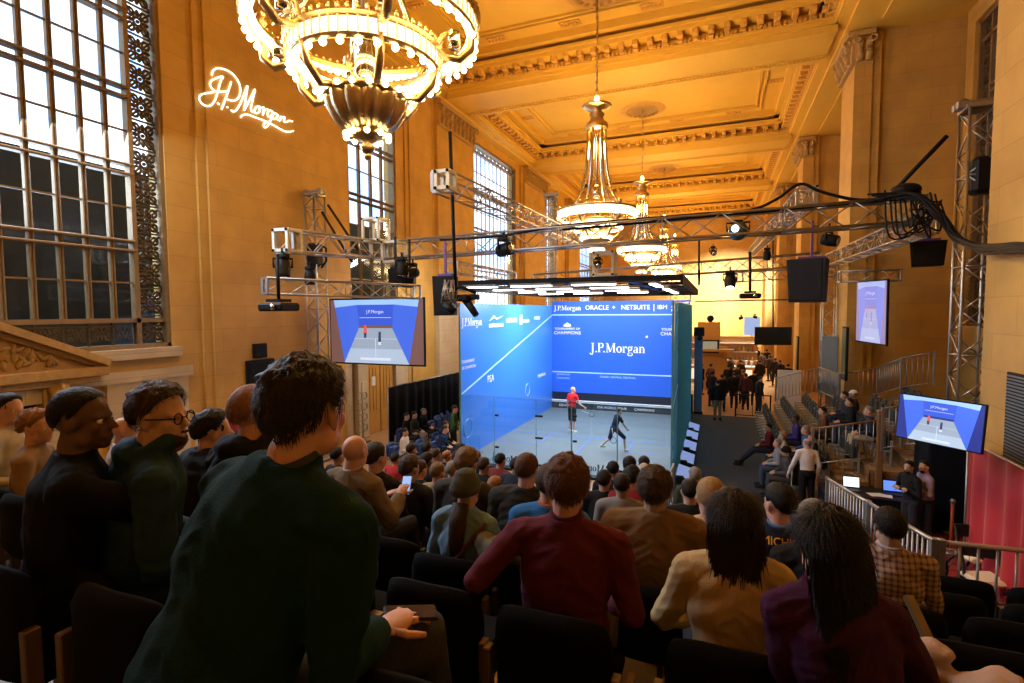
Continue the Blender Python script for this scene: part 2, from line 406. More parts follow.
for (y0, y1) in ((21.75, 25.6), (33.6, 38.2), (44.8, 48.6)): struct(capital(y0, y1, XL + .3, 1), 'trim_capital_left', M_CARVE)

# ================================================================= CEILING
ZT = 16.0
mb = MB(); mb.bx(XL - .6, XR + .6, -6.5, YE + .6, ZT, ZT + .3); struct(mb, 'ceiling', M_PLASTER)
BEAMS = [(9.9, 12.4), (21.7, 24.2), (34.1, 36.5), (45.9, 48.2), (57.9, 60.2)]
soffX0, soffX1 = XL, XP
# side beams over the wall lines (soffit of the right recesses, entablature on the left)
mb = MB(); mb.bx(XL, XL + .55, -6, YE, ZC, ZT); mb.bx(XL + .55, XL + .85, -6, YE, ZC + .12, ZT)
struct(mb, 'ceiling_beam_left', M_PLASTER)
mb = MB(); mb.bx(XP - .35, XR + .6, -6, YE, ZC, ZT); mb.bx(XP - .65, XP - .35, -6, YE, ZC + .12, ZT)
for i in range(4):
    a, b = piers[i][1], piers[i + 1][0]; mb.bx(XP + .6, XR - .5, a + .8, b - .8, ZC - .06, ZC)
struct(mb, 'ceiling_beam_right', M_PLASTER)
xa, xb = XL + .85, XP - .65
for (y0, y1) in BEAMS:
    mb = MB(); mb.bx(XL + .85, XP - .65, y0, y1, ZC, ZT)
    for s, yy in ((-1, y0), (1, y1)):       # raised borders under the soffit and a sunk panel between
        mb.bx(xa, xb, *sorted((yy, yy - s * .30)), ZC - .09, ZC); mb.bx(xa, xb, *sorted((yy - s * .30, yy - s * .42)), ZC - .04, ZC)
    struct(mb, 'ceiling_beam', M_PLASTER)
    mb = MB()                                # egg-and-dart lines along the border
    n = int((xb - xa) / .17)
    for s, yy in ((-1, y0 + .36), (1, y1 - .36)):
        for k in range(n): mb.sphere((xa + (k + .5) * (xb - xa) / n, yy, ZC - .03), .065, 6, 4, (1, .8, .8))
    struct(mb, 'trim_beam_beading', M_GOLDP)
# cornices round every coffer: stepped mouldings, dentils, modillions
def cornice(axis, p, a0, a1, s, zb=ZC + .12):
    """runs along axis from a0 to a1 on a face at p, growing towards s"""
    mb, mo = MB(), MB()
    def bx(m, l0, l1, q0, q1, z0, z1, bev=0):
        lo, hi = sorted((p + s * q0, p + s * q1))
        if axis == 'x': m.bx(l0, l1, lo, hi, z0, z1, bev)
        else: m.bx(lo, hi, l0, l1, z0, z1, bev)
    bx(mb, a0, a1, 0, .10, zb + .02, zb + .16); bx(mb, a0, a1, 0, .16, zb + .16, zb + .24)
    bx(mb, a0, a1, 0, .62, zb + .56, zb + .70); bx(mb, a0, a1, 0, .74, zb + .70, zb + .80); bx(mb, a0, a1, 0, .95, zb + .98, ZT)
    L = a1 - a0
    n = max(1, int(L / .55))
    for k in range(n):
        c = a0 + (k + .5) * L / n
        bx(mo, c - .11, c + .11, .12, .56, zb + .36, zb + .56, .03)
        bx(mo, c - .09, c + .09, .12, .30, zb + .26, zb + .36, .03)
    n2 = max(1, int(L / .16))
    for k in range(n2):
        c = a0 + (k + .5) * L / n2; bx(mo, c - .045, c + .045, .14, .24, zb + .24, zb + .36)
    return mb, mo
edges = [-6.0] + [v for b in BEAMS for v in b] + [YE]
for i in range(0, len(edges), 2):
    y0, y1 = edges[i], edges[i + 1]
    if y1 - y0 < 3: continue
    A, Bm = MB(), MB()
    for ax, p, a0, a1, s in (('x', y0, xa, xb, 1), ('x', y1, xa, xb, -1), ('y', xa, y0, y1, 1), ('y', xb, y0, y1, -1)):
        c, m = cornice(ax, p, a0, a1, s)
        A.add(c.v, c.f); Bm.add(m.v, m.f)
    # sunk inner panel border
    for q in (1.7, 1.95):
        A.bx(xa + q, xb - q, y0 + q, y0 + q + .1, ZT - .10, ZT); A.bx(xa + q, xb - q, y1 - q - .1, y1 - q, ZT - .10, ZT)
        A.bx(xa + q, xa + q + .1, y0 + q, y1 - q, ZT - .10, ZT); A.bx(xb - q - .1, xb - q, y0 + q, y1 - q, ZT - .10, ZT)
    struct(A, 'trim_cornice', M_PLASTER); struct(Bm, 'trim_modillions', M_GOLDP)
    E_ = MB()                                 # little square ornaments between the two panel borders
    for (cx_, cy_) in [(xa + 1.35, (y0 + y1) / 2), (xb - 1.35, (y0 + y1) / 2)] + [(xa + f * (xb - xa), yy) for f in (.2, .4, .6, .8) for yy in (y0 + 1.33, y1 - 1.33)]:
        E_.bx(cx_ - .42, cx_ + .42, cy_ - .20, cy_ + .20, ZT - .06, ZT, .02)
        for k in range(5): E_.sphere((cx_ - .3 + k * .15, cy_, ZT - .08), .09, 7, 5, (.8, 1.3, .6))
    struct(E_, 'trim_ceiling_plaque', M_GOLDP)
CHY = [5.5, 18.65, 30.5, 43.4, 54.5]
for y in CHY:
    mb = MB(); mb.lathe([(0, 0), (.45, -.10), (.55, -.04), (.8, -.06), (.95, -.12), (1.1, -.05), (1.2, -.02), (1.25, 0)], (-4.1, y, ZT), 32)
    for k in range(20):
        a = 2 * PI * k / 20; mb.sphere((-4.1 + .88 * math.cos(a), y + .88 * math.sin(a), ZT - .08), .11, 7, 5, (1, 1, .6))
    struct(mb, 'trim_ceiling_rose', M_GOLDP)

# ================================================================= WINDOWS
def scroll_cell(mb, x, y0, y1, z0, z1, seed=0):
    """pierced acanthus square: frame bars, a rosette and four curls"""
    cy, cz = (y0 + y1) / 2, (z0 + z1) / 2; w, h = (y1 - y0) / 2, (z1 - z0) / 2; r = min(w, h)
    MX = Matrix.Rotation(PI / 2, 3, 'Y')
    mb.ring((x, cy, cz), r * .34, r * .13, 12, 4, M=MX); mb.sphere((x, cy, cz), r * .16, 6, 4)
    for sy in (-1, 1):
        for sz in (-1, 1):
            mb.ring((x, cy + sy * w * .56, cz + sz * h * .56), r * .30, r * .12, 10, 4, M=MX)
            mb.bar((x, cy + sy * r * .22, cz + sz * r * .22), (x, cy + sy * w * .96, cz + sz * h * .96), r * .16)
        mb.sphere((x, cy + sy * w * .62, cz), r * .24, 6, 4, (.5, 1.4, .8)); mb.sphere((x, cy, cz + sy * h * .62), r * .24, 6, 4, (.5, .8, 1.4))

def big_window(n, x, y0, y1, z0, z1, cols, rows, border, face=1, mull=.13, deep=.3):
    """bronze window: double mullions, transom bands, pierced border. n = window number"""
    root = bpy.data.objects.new('window_%d' % n, None); COL.objects.link(root); root['kind'] = 'structure'; root.location = (x, (y0 + y1) / 2, z0); root['_o'] = list(root.location)
    fr, gr = MB(), MB(); xf = x + face * .02
    fr.bx(x - .14, x + .14, y0, y0 + .1, z0, z1); fr.bx(x - .14, x + .14, y1 - .1, y1, z0, z1); fr.bx(x - .14, x + .14, y0, y1, z0, z0 + .1); fr.bx(x - .14, x + .14, y0, y1, z1 - .1, z1)
    iy0, iy1, iz0, iz1 = y0 + .1 + border, y1 - .1 - border, z0 + .1 + border * .9, z1 - .1 - (border * .9)
    if border:
        for yy in (iy0, iy1): fr.bx(x - .09, x + .09, yy - .05, yy + .05, z0, z1)
        for zz in (iz0, iz1): fr.bx(x - .09, x + .09, y0, y1, zz - .05, zz + .05)
        cs = border
        nz = int((z1 - z0 - .2) / cs); dz = (z1 - z0 - .2) / nz
        for k in range(nz):
            for (a, b) in ((y0 + .1, iy0 - .05), (iy1 + .05, y1 - .1)):
                scroll_cell(gr, x, a, b, z0 + .1 + k * dz + .03, z0 + .1 + (k + 1) * dz - .03); gr.bx(x - .03, x + .03, a, b, z0 + .09 + k * dz, z0 + .12 + k * dz)
        for k in range(cols):
            a = iy0 + .05 + k * (iy1 - iy0 - .1) / cols; b = iy0 + .05 + (k + 1) * (iy1 - iy0 - .1) / cols
            scroll_cell(gr, x, a + .04, b - .04, z0 + .1 + .1, iz0 - .15); scroll_cell(gr, x, a + .04, b - .04, iz1 + .08, z1 - .16)
            gr.bx(x - .03, x + .03, b - .02, b + .02, z0 + .1, iz0); gr.bx(x - .03, x + .03, a, b, iz0 - .14, iz0 - .11)
    for k in range(1, cols):
        yy = iy0 + k * (iy1 - iy0) / cols; fr.bx(x - deep * .3, x + deep * .5, yy - mull * .42, yy - mull * .12, iz0, iz1, .02); fr.bx(x - deep * .3, x + deep * .5, yy + mull * .12, yy + mull * .42, iz0, iz1, .02); fr.bx(x - deep * .25, x + deep * .25, yy - mull * .2, yy + mull * .2, iz0, iz1)
    rz = (iz1 - iz0) / rows
    for k in range(rows):
        zz = iz0 + k * rz
        if k: fr.bx(x - .10, x + .14, iy0, iy1, zz - .16, zz - .10, .02); fr.bx(x - .10, x + .14, iy0, iy1, zz + .06, zz + .12, .02)
        mz = zz + rz * .5; fr.bx(x - .03, x + .03, iy0, iy1, mz - .018, mz + .018)
    fr.build('window_frame', M_BRONZE, root)
    if border: gr.build('pierced_grille', M_BRONZE2, root)
    p = MB(); p.bx(x - .012, x + .012, y0 + .05, y1 - .05, z0 + .05, z1 - .05); p.build('pane', M_PANE, root)
    return root
xw = XL - .3
big_window(1, xw + .12, *WIN[1], 11, 5, .62, mull=.11, deep=.16)
big_window(2, xw + .12, *WIN[2], 4, 4, .0, mull=.13, deep=.16)
big_window(3, xw + .12, *WIN[3], 10, 4, .42, mull=.08, deep=.06)
big_window(4, xw + .12, *WIN[4], 5, 4, .3, mull=.08, deep=.06)
big_window(5, xw + .12, *WIN[5], 10, 4, .42, mull=.08, deep=.06)
for i, (a, b) in enumerate(WR): big_window(6 + i, XR + .25, a, b, 4.2, 14.0, 7, 5, .62, face=-1)
# outside the left windows: an added dark slab blocking the sky behind lower panes
mb = MB(); mb.bx(-16.2, -15.8, -6, 24, 0, 8.85); mb.bx(-15.8, -13.4, -6, YE, 0, .2)
o = struct(mb, 'exterior_sky_block', mat('dark sky block', (.035, .032, .035), .7, var=.3, scale=1.5))
mb = MB(); mb.bx(9.2, 9.6, -6, YE, 0, 16); struct(mb, 'exterior_side_wall', mat('dim outer wall', (.10, .07, .045), .7))

# pediment and consoles of the doorway under the first window
root = thing('stone_doorway', (XL, 5.0, 0), 'carved stone doorway surround with a triangular pediment under the tall left window', 'doorway')
mb = MB(); yb0, yb1, zb = 1.2, 7.05, 3.62
mb.prism([(yb0, zb), (yb1, zb), (yb1, zb + .14), ((yb0 + yb1) / 2, zb + 1.55), (yb0, zb + .14)], 'x', XL, XL + .32)
for (a, b) in (((yb0 - .05, zb + .10), ((yb0 + yb1) / 2, zb + 1.5)), ((yb1 + .1, zb + .10), ((yb0 + yb1) / 2, zb + 1.5))):
    mb.bar((XL + .28, a[0], a[1]), (XL + .28, b[0], b[1]), .14, .56, up=(1, 0, 0)); mb.bar((XL + .2, a[0], a[1] - .12), (XL + .2, b[0], b[1] - .16), .09, .42, up=(1, 0, 0))
mb.bx(XL, XL + .5, yb0 - .1, yb1 + .1, zb - .16, zb + .04, .02); mb.bx(XL, XL + .36, yb0, yb1, zb - .3, zb - .16, .02)
mb.build('pediment', M_CARVE, root)
mb = MB(); random.seed(3)
for k in range(120):                          # carved leaf relief in the tympanum
    y = 4.12 + random.uniform(-2.2, 2.2); hh = 1.2 * (1 - abs(y - 4.12) / 2.9); z = zb + .18 + random.uniform(0, max(.02, hh - .25))
    a = random.uniform(-1, 1) + (1.2 if y > 4.12 else -1.2)
    mb.sphere((XL + .33, y, z), .12, 8, 5, (.5, 1.0, .38), Matrix.Rotation(a, 3, 'X'))
for y in (3.2, 4.12, 5.05): mb.ring((XL + .34, y, zb + .42), .22, .05, 16, 5, M=Matrix.Rotation(PI / 2, 3, 'Y'))
mb.build('carved_relief', M_CARVE, root)
for yy in (1.75, 6.3):
    mb = MB(); mb.bx(XL, XL + .30, yy - .24, yy + .24, 2.55, zb - .28, .04); mb.tube([(XL + .3, yy, 3.3), (XL + .42, yy, 3.15), (XL + .40, yy, 2.95), (XL + .3, yy, 2.7)], [(.2, .12), (.2, .13), (.17, .1), (.1, .05)], 8)
    mb.ring((XL + .34, yy, 3.2), .15, .06, 14, 5, M=Matrix.Rotation(PI / 2, 3, 'X')); mb.build('console', M_CARVE, root)
    mb = MB(); mb.bx(XL, XL + .18, yy - .2, yy + .2, 0, 2.55, .02); mb.build('jamb', M_PALE, root)
mb = MB(); mb.bx(XL, XL + .2, 1.9, 6.15, 3.0, zb - .3); mb.build('lintel', M_PALE, root)
mb = MB(); mb.bx(XL, XL + .04, 2.0, 6.05, 0, 3.0); mb.build('door_leaf', M_BLACK, root)
# small doorway under window 2
root = thing('wooden_door', (XL, 17.3, 0), 'golden wooden door with a paper notice, in the stone surround under the left screen', 'door')
mb = MB(); mb.bx(XL, XL + .22, 15.75, 16.35, 0, 3.9, .02); mb.bx(XL, XL + .22, 18.2, 18.8, 0, 3.9, .02); mb.bx(XL, XL + .26, 15.7, 18.85, 3.9, 4.5, .03); mb.bx(XL, XL + .18, 16.35, 18.2, 3.0, 3.9, .02)
mb.build('door_surround', M_PALE, root)
mb = MB(); mb.bx(XL + .02, XL + .08, 16.4, 17.25, 0, 2.95, .01); mb.bx(XL + .02, XL + .08, 17.3, 18.15, 0, 2.95, .01)
for yy in (16.82, 17.72):
    for k in (-1, 0, 1): mb.bx(XL + .08, XL + .1, yy + k * .2 - .03, yy + k * .2 + .03, .9, 2.6)
mb.build('door_leaf', mat('honey wood', (.52, .27, .06), .4, var=.2, scale=5), root)
mb = MB(); mb.bx(XL + .1, XL + .11, 16.7, 16.95, 1.9, 2.25); mb.build('paper_notice', M_WHITE, root)
# iron torchere beside it
root = thing('scroll_stand', (XL + .5, 15.6, 0), 'wrought ornamental scroll stand against the wall left of the wooden door', 'stand')
mb = MB()
for z in (.5, .9, 1.3, 1.7): 
    for s in (-1, 1): mb.ring((XL + .5, 15.6 + s * .14, z), .13, .025, 14, 5, M=Matrix.Rotation(PI / 2, 3, 'Y'))
mb.tube([(XL + .5, 15.6, 0), (XL + .5, 15.6, 2.2)], .03, 8); mb.build('scrollwork', mat('pale iron', (.42, .36, .26), .5, .3), root)
mb = MB(); mb.lathe([(.0, .12), (.25, .1), (.3, .0), (0, 0)], (XL + .5, 15.6, 0), 16); mb.build('base', M_BRONZE, root)

# wall boxes
def wall_box(px0, py0, px1, py1, label, wallx=XL + .02, dp=.25):
    a = at(px0, py0, x=wallx + dp); b = at(px1, py1, x=wallx + dp)
    root = thing('wall_speaker', (wallx, (a.y + b.y) / 2, min(a.z, b.z)), label, 'loudspeaker')
    y0, y1 = sorted((a.y, b.y)); z0, z1 = sorted((a.z, b.z))
    mb = MB(); mb.bx(wallx, wallx + dp, y0, y1, z0, z1, .02); mb.build('cabinet', M_BLACK, root)
    mb = MB(); mb.bx(wallx + dp, wallx + dp + .012, y0 + .04, y1 - .04, z0 + .04, z1 - .04); mb.build('grille', M_PLASTIC, root)
wall_box(255, 344, 268, 357, 'small square black loudspeaker on the left wall above the larger one')
wall_box(248, 361, 276, 386, 'wide black loudspeaker on the left wall beside the big screen')
# black ventilation grille on the near right wall
root = thing('wall_grille', (XP, 10.4, 1.9), 'tall black slatted grille on the bright right wall above the red drape', 'grille')
mb = MB(); mb.bx(XP - .05, XP, 9.4, 10.7, 2.3, 3.75, .01); mb.build('frame', M_BLACK, root)
mb = MB()
for k in range(26): mb.bx(XP - .07, XP - .04, 9.45, 10.65, 2.36 + k * .053, 2.385 + k * .053)
mb.build('slats', M_STEEL, root)
# ================================================================= GLASS SQUASH COURT
QL, QR, QN, QF = -7.57, -1.15, 14.7, 24.5
M_BLUE = mat('blue court film', (.022, .11, .60), .35, var=.04, scale=1)
M_BLUES = mat('blue side film', (.04, .19, .72), .3, var=.04, scale=1)
M_FILMR = None
M_GLASS = glass_mat('clear court glass', (.86, .94, .95), .03, .02)
M_GLASSE = mat('green glass edge', (.12, .30, .32), .2, var=.1)
M_TEAL = glass_mat('one-way glass from outside', (.50, .78, .82), .10, .04)
def film_mat():
    m = bpy.data.materials.new('see-through blue film'); m.use_nodes = True; nt = m.node_tree; nt.nodes.clear(); o = nt.nodes.new('ShaderNodeOutputMaterial')
    d = nt.nodes.new('ShaderNodeBsdfDiffuse'); d.inputs[0].default_value = (.08, .17, .27, 1); t = nt.nodes.new('ShaderNodeBsdfTranslucent'); t.inputs[0].default_value = (.28, .40, .44, 1); p = nt.nodes.new('ShaderNodeBsdfTransparent'); p.inputs[0].default_value = (.45, .68, .75, 1)
    a = nt.nodes.new('ShaderNodeAddShader'); nt.links.new(d.outputs[0], a.inputs[0]); nt.links.new(t.outputs[0], a.inputs[1])
    n = nt.nodes.new('ShaderNodeTexNoise'); n.inputs['Scale'].default_value = 1.1; n.inputs['Detail'].default_value = 5; tc = nt.nodes.new('ShaderNodeTexCoord'); nt.links.new(tc.outputs['Object'], n.inputs['Vector'])
    r = nt.nodes.new('ShaderNodeMapRange'); r.inputs[1].default_value = .35; r.inputs[2].default_value = .65; r.inputs[3].default_value = .2; r.inputs[4].default_value = .45; nt.links.new(n.outputs['Fac'], r.inputs[0])
    x = nt.nodes.new('ShaderNodeMixShader'); nt.links.new(r.outputs[0], x.inputs[0]); nt.links.new(a.outputs[0], x.inputs[1]); nt.links.new(p.outputs[0], x.inputs[2]); nt.links.new(x.outputs[0], o.inputs[0]); return m
M_FILM = film_mat()
M_CFLOOR = mat('grey court floor', (.125, .155, .175), .55, var=.10, scale=1.5)
M_LINE = mat('pale blue line', (.35, .62, .95), .5, var=.02)
M_LINEB = mat('blue floor line', (.06, .16, .62), .5, var=.02)
M_TXT = emit('white printed lettering', (.80, .85, .95), .0); M_TXT.node_tree.nodes['Principled BSDF'].inputs['Base Color'].default_value = (.85, .88, .95, 1)
M_PINK = mat('violet print', (.35, .12, .62), .5)
court = thing('squash_court', ((QL + QR) / 2, (QN + QF) / 2, 0), 'glass squash court with blue walls and a grey floor in the middle of the hall', 'squash court')
mb = MB(); mb.bx(QL - .1, QR + .1, QN - .1, QF + .1, -.02, .012); cf = mb.build('court_floor', M_CFLOOR, court)
mb = MB()
def fl(x0, x1, y0, y1): mb.bx(x0, x1, y0, y1, .012, .016)
ys_ = QF - 5.49; xm = (QL + QR) / 2
fl(QL, QR, ys_ - .025, ys_ + .025); fl(xm - .025, xm + .025, QN, ys_)
for s, e in ((1, QL), (-1, QR)): fl(*sorted((e + s * 1.6, e + s * 1.65)), ys_ - 1.6, ys_); fl(*sorted((e, e + s * 1.65)), ys_ - 1.6, ys_ - 1.55)
mb.build('floor_lines', M_LINEB, cf)
# front wall
mb = MB(); mb.bx(QL, QR, QF, QF + .03, .80, 5.22); fw = mb.build('front_wall', M_BLUE, court)
mb = MB(); mb.bx(QL, QR, QF - .006, QF - .001, 4.55, 4.60); mb.bx(QL, QR, QF - .006, QF - .001, 1.76, 1.81); mb.build('wall_line', M_LINE, fw)
mb = MB(); mb.bx(QL, QR, QF, QF + .02, .43, .80); mb.build('dark_glass_band', mat('dark band', (.012, .016, .028), .2), court)
tn = MB(); tn.bx(QL, QR, QF - .06, QF, .012, .30); tin = tn.build('tin', mat('black tin board', (.03, .035, .045), .5), court)
mb = MB(); mb.bx(QL, QR, QF - .12, QF, .30, .43, .02); mb.build('tin_rail', mat('tin rail', (.50, .56, .62), .4), tin)
FW = lambda x, z: frame((x, QF - .010, z), (1, 0, 0), (0, 0, 1))
def lettering(name, items, m, parent):
    for (txt, size, M, sp) in items:
        mb = MB(); mb.add(*text_mesh(txt, size, M, .004, sp)); o = mb.build(name, m, parent)
    return o
mb = MB(); serif_jpm(mb, FW(-4.42, 2.80), .44); lg = mb.build('wall_lettering', M_TXT, fw)
mb = MB(); serif_jpm(mb, FW(-6.82, 4.80), .23); mb.build('sponsor_lettering', M_TXT, fw)
lettering('sponsor_lettering', [('ORACLE', .30, FW(-5.35, 4.91), 1.0), ('+', .3, FW(-4.55, 4.91), 1), ('NETSUITE', .30, FW(-3.55, 4.91), 1.0), ('|', .36, FW(-2.72, 4.92), 1), ('IBM', .28, FW(-2.35, 4.91), 1.0)], M_TXT, fw)
mb = MB(); mb.prism([(-1.95, 4.95), (-1.6, 5.1), (-1.2, 5.16), (-1.2, 5.1), (-1.6, 5.03), (-1.95, 4.9)], 'y', QF - .012, QF - .004); mb.bx(-1.95, -1.2, QF - .012, QF - .004, 4.72, 4.82); mb.build('sponsor_logo', M_TXT, fw)
def emblem(x):
    mb = MB(); mb.prism([(x - .16, 4.12), (x - .2, 4.02), (x - .1, 4.02), (x - .12, 4.0), (x + .12, 4.0), (x + .1, 4.02), (x + .2, 4.02), (x + .16, 4.12), (x + .06, 4.16), (x, 4.22), (x - .06, 4.16)], 'y', QF - .012, QF - .004)
    mb.build('emblem', M_TXT, fw)
    lettering('emblem_lettering', [('TOURNAMENT OF', .15, FW(x, 3.90), 1.0), ('CHAMPIONS', .22, FW(x, 3.70), 1.1)], M_TXT, fw)
emblem(-6.8); emblem(-1.75)
lettering('small_print', [('J.P.MORGAN', .12, FW(-7.0, 1.66), 1), ('TOURNAMENT', .1, FW(-7.0, 1.48), 1), ('GRAND CENTRAL TERMINAL', .13, FW(-4.35, 1.62), 1)], M_LINE, fw)
lettering('tin_lettering', [('PSA WORLD TOUR', .16, frame((-4.6, QF - .07, .16), (1, 0, 0), (0, 0, 1)), 1), ('CHAMPIONS', .16, frame((-3.1, QF - .07, .16), (1, 0, 0), (0, 0, 1)), 1), ('PSA', .16, frame((-1.5, QF - .07, .16), (1, 0, 0), (0, 0, 1)), 1), ('SQUASH', .16, frame((-6.9, QF - .07, .16), (1, 0, 0), (0, 0, 1)), 1)], M_TXT, tin)
# side walls: blue film inside, one-way glass outside
for s, X, nm in ((1, QL, 'left'), (-1, QR, 'right')):
    mb = MB()
    if s > 0: mb.bx(*sorted((X - s * .02, X)), QN, QF, 0, 5.03)
    else: mb.quad((X, QN, 0), (X, QF, 0), (X, QF, 5.03), (X, QN, 5.03))
    sw = mb.build('side_wall', M_BLUES if s > 0 else M_FILM, court)
    mb = MB(); mb.bx(*sorted((X - s * .05, X - s * .035)), QN, QF, 0, 5.03); mb.build('outer_glass', M_TEAL, sw)
    mb = MB(); mb.bx(*sorted((X - s * .055, X + s * .002)), QN - .02, QN, 0, 5.03); mb.build('glass_edge', M_GLASSE, sw)
    mb = MB(); mb.bar((X + s * .006, QN, 2.13), (X + s * .006, QF, 4.57), .008, .05); mb.bar((X - s * .06, QN, 2.13), (X - s * .06, QF, 4.57), .008, .05); mb.build('wall_line', M_LINE, sw)
    mb = MB()
    for k in range(1, 6):
        y = QN + k * (QF - QN) / 6; mb.bx(*sorted((X - s * .16, X - s * .05)), y - .012, y + .012, 0, 5.0)
        for z in (1.2, 2.4, 3.6, 4.7): mb.bx(*sorted((X - s * .07, X - s * .02)), y - .05, y + .05, z - .04, z + .04)
    mb.build('glass_fin', M_GLASSE, sw)
# prints on the left wall
LW = lambda y, z: frame((QL + .012, y, z), (0, 1, 0), (0, 0, 1))
sw = [c for c in court.children if c.name.startswith('side_wall')][0]
mb = MB(); serif_jpm(mb, LW(15.5, 4.30), .26); mb.build('sponsor_lettering', M_TXT, sw)
mb = MB()
mb.prism([(16.9, 4.42), (17.35, 4.62), (17.6, 4.52), (18.2, 4.60), (17.6, 4.46), (17.35, 4.54)], 'x', QL + .006, QL + .014); mb.bx(QL + .006, QL + .014, 16.9, 18.2, 4.20, 4.32)
mb.bx(QL + .006, QL + .014, 20.0, 20.25, 4.22, 4.62); mb.bx(QL + .006, QL + .014, 20.3, 21.1, 4.30, 4.42)
mb.build('sponsor_logo', M_TXT, sw)
lettering('sponsor_lettering', [('NETSUITE', .26, LW(19.1, 4.4), 1), ('ORACLE', .22, LW(22.2, 4.45), 1), ('TOURNAMENT', .14, LW(15.2, 3.15), 1), ('OF CHAMPIONS', .14, LW(15.25, 2.95), 1), ('PSA', .36, LW(17.0, 2.35), 1), ('CHAMPIONS', .2, LW(22.8, 1.8), 1)], M_TXT, sw)
mb = MB(); mb.ring((QL + .01, 15.15, .95), .30, .012, 24, 4, M=Matrix.Rotation(PI / 2, 3, 'Y')); mb.ring((QL + .01, 20.9, 1.4), .26, .010, 24, 4, M=Matrix.Rotation(PI / 2, 3, 'Y')); mb.build('round_print', M_LINE, sw)
# back wall of clear panels with a door
bw = bpy.data.objects.new('back_wall', None); COL.objects.link(bw); bw.parent = court; bw['_o'] = court['_o']
xs = [QL, -6.43, -5.05, -3.94, -2.6, QR]
for a, b in zip(xs[:-1], xs[1:]):
    mb = MB(); mb.bx(a + .006, b - .006, QN - .012, QN, .012, 2.13); mb.build('glass_panel', M_GLASS, bw)
mb = MB()
for x in xs[1:-1]: mb.bx(x - .007, x + .007, QN - .014, QN + .002, .012, 2.13); mb.bx(x - .008, x + .008, QN - .10, QN - .01, .012, 2.0 if x in (-3.94, -2.6) else .4)
mb.bx(QL, QR, QN - .014, QN + .002, 2.125, 2.135)
mb.build('glass_joint', M_GLASSE, bw)
mb = MB()
for x, zs in ((-6.43, (.55, 1.55)), (-5.05, (.12, .95, 1.62)), (-3.94, (.95, 1.7)), (-2.6, (.2,))):
    for z in zs: mb.box((x + .1, QN - .03, z), (.24 if x == -5.05 else .12, .05, .06), bev=.01)
mb.build('hinge', M_PLASTIC, bw)
mb = MB(); M1 = frame((-5.9, QN - .018, .12), (1, 0, 0), (0, 0, 1)); serif_jpm(mb, M1, .20, flip=True); M2 = frame((-3.2, QN - .018, .12), (1, 0, 0), (0, 0, 1)); serif_jpm(mb, M2, .20, flip=True); mb.build('mirrored_lettering', M_PLASTIC, bw)
# low black plinth in front of it
mb = MB(); mb.bx(QL - .3, QR + 1.5, QN - .42, QN - .14, -.02, .05); mb.build('plinth', M_BLACK, court)

# lighting canopy over the court
can = thing('lighting_canopy', ((QL + QR) / 2, QF, 5.6), 'black framed canopy of tube lights hanging over the glass court', 'light fitting')
ca = (QL - .35, QR + .30, QN - .55, QF + .6)
mb = MB(); z0, z1 = 5.45, 5.70
mb.bx(ca[0], ca[1], ca[2], ca[2] + .06, z0 + .12, z1); mb.bx(ca[0], ca[1], ca[3] - .06, ca[3], z0, z1); mb.bx(ca[0], ca[0] + .06, ca[2], ca[3], z0, z1); mb.bx(ca[1] - .06, ca[1], ca[2], ca[3], z0, z1)
mb.build('black_skirt', M_BLACK, can)
mb = MB()
for x in (-6.3, -4.36, -2.4): mb.bx(x - .12, x + .12, ca[2], ca[3], z0 + .16, z0 + .26)
for y in (15.2, 17.6, 20.2, 22.8): mb.bx(ca[0], ca[1], y - .1, y + .1, z0 + .14, z0 + .24)
mb.build('cross_beam', M_PLASTIC, can)
M_TUBE = emit('led tube', (1.0, .97, .9), 9.0)
n = 0
for y in (15.2, 17.6, 20.2, 22.8):
    for x0, x1 in ((-7.7, -6.5), (-6.05, -4.7), (-4.1, -2.75)):
        mb = MB(); mb.bx(x0, x1, y - .16, y + .16, z0 + .10, z0 + .20, .02); h = mb.build('lamp_housing', M_STEEL, can)
        mb = MB(); mb.bx(x0 + .04, x1 - .04, y - .12, y + .12, z0 + .07, z0 + .10); mb.build('light_tube', M_TUBE, h)
for y0 in (15.1, 18.9, 22.0):
    mb = MB(); mb.bx(-1.85, -1.6, y0, y0 + 2.2, z0 + .08, z0 + .18, .02); h = mb.build('lamp_housing', M_STEEL, can); mb = MB(); mb.bx(-1.82, -1.63, y0 + .05, y0 + 2.15, z0 + .05, z0 + .08); mb.build('light_tube', M_TUBE, h)
# leaning monitors along the right side wall
M_MON = emit('monitor glow', (.32, .48, .95), .5)
for k, y in enumerate((15.5, 17.1, 18.7, 20.3, 21.8)):
    nm = ['nearest the audience', 'second from the audience', 'middle one of five', 'fourth from the audience', 'farthest from the audience'][k]
    t = thing('monitor', (-.85, y, 0), 'blue lit monitor leaning on the right court wall, ' + nm, 'monitor', 'monitors leaning along the court wall')
    a, b, c, d = Vector((-1.02, y - .62, .16)), Vector((-.62, y - .62, .05)), Vector((-.62, y + .62, .05)), Vector((-1.02, y + .62, .16))
    mb = MB(); mb.bar((a + d) / 2 + Vector((.2, 0, -.055)) + Vector((0, -.62, 0)), (a + d) / 2 + Vector((.2, 0, -.055)) + Vector((0, .62, 0)), .42, .05, up=(.26, 0, 1)); mb.build('casing', M_PLASTIC, t)
    mb = MB(); u = Vector((0, 0, .03)); mb.quad(a + u + Vector((0, .05, 0)), b + u + Vector((0, .05, 0)), c + u - Vector((0, .05, 0)), d + u - Vector((0, .05, 0))); mb.build('screen', M_MON, t)
    mb = MB(); mb.bx(-1.0, -.8, y - .78, y - .66, 0, .22, .02); mb.bar((-.9, y - .72, .2), (-.72, y - .9, .1), .05); mb.build('bracket', M_PLASTIC, t)
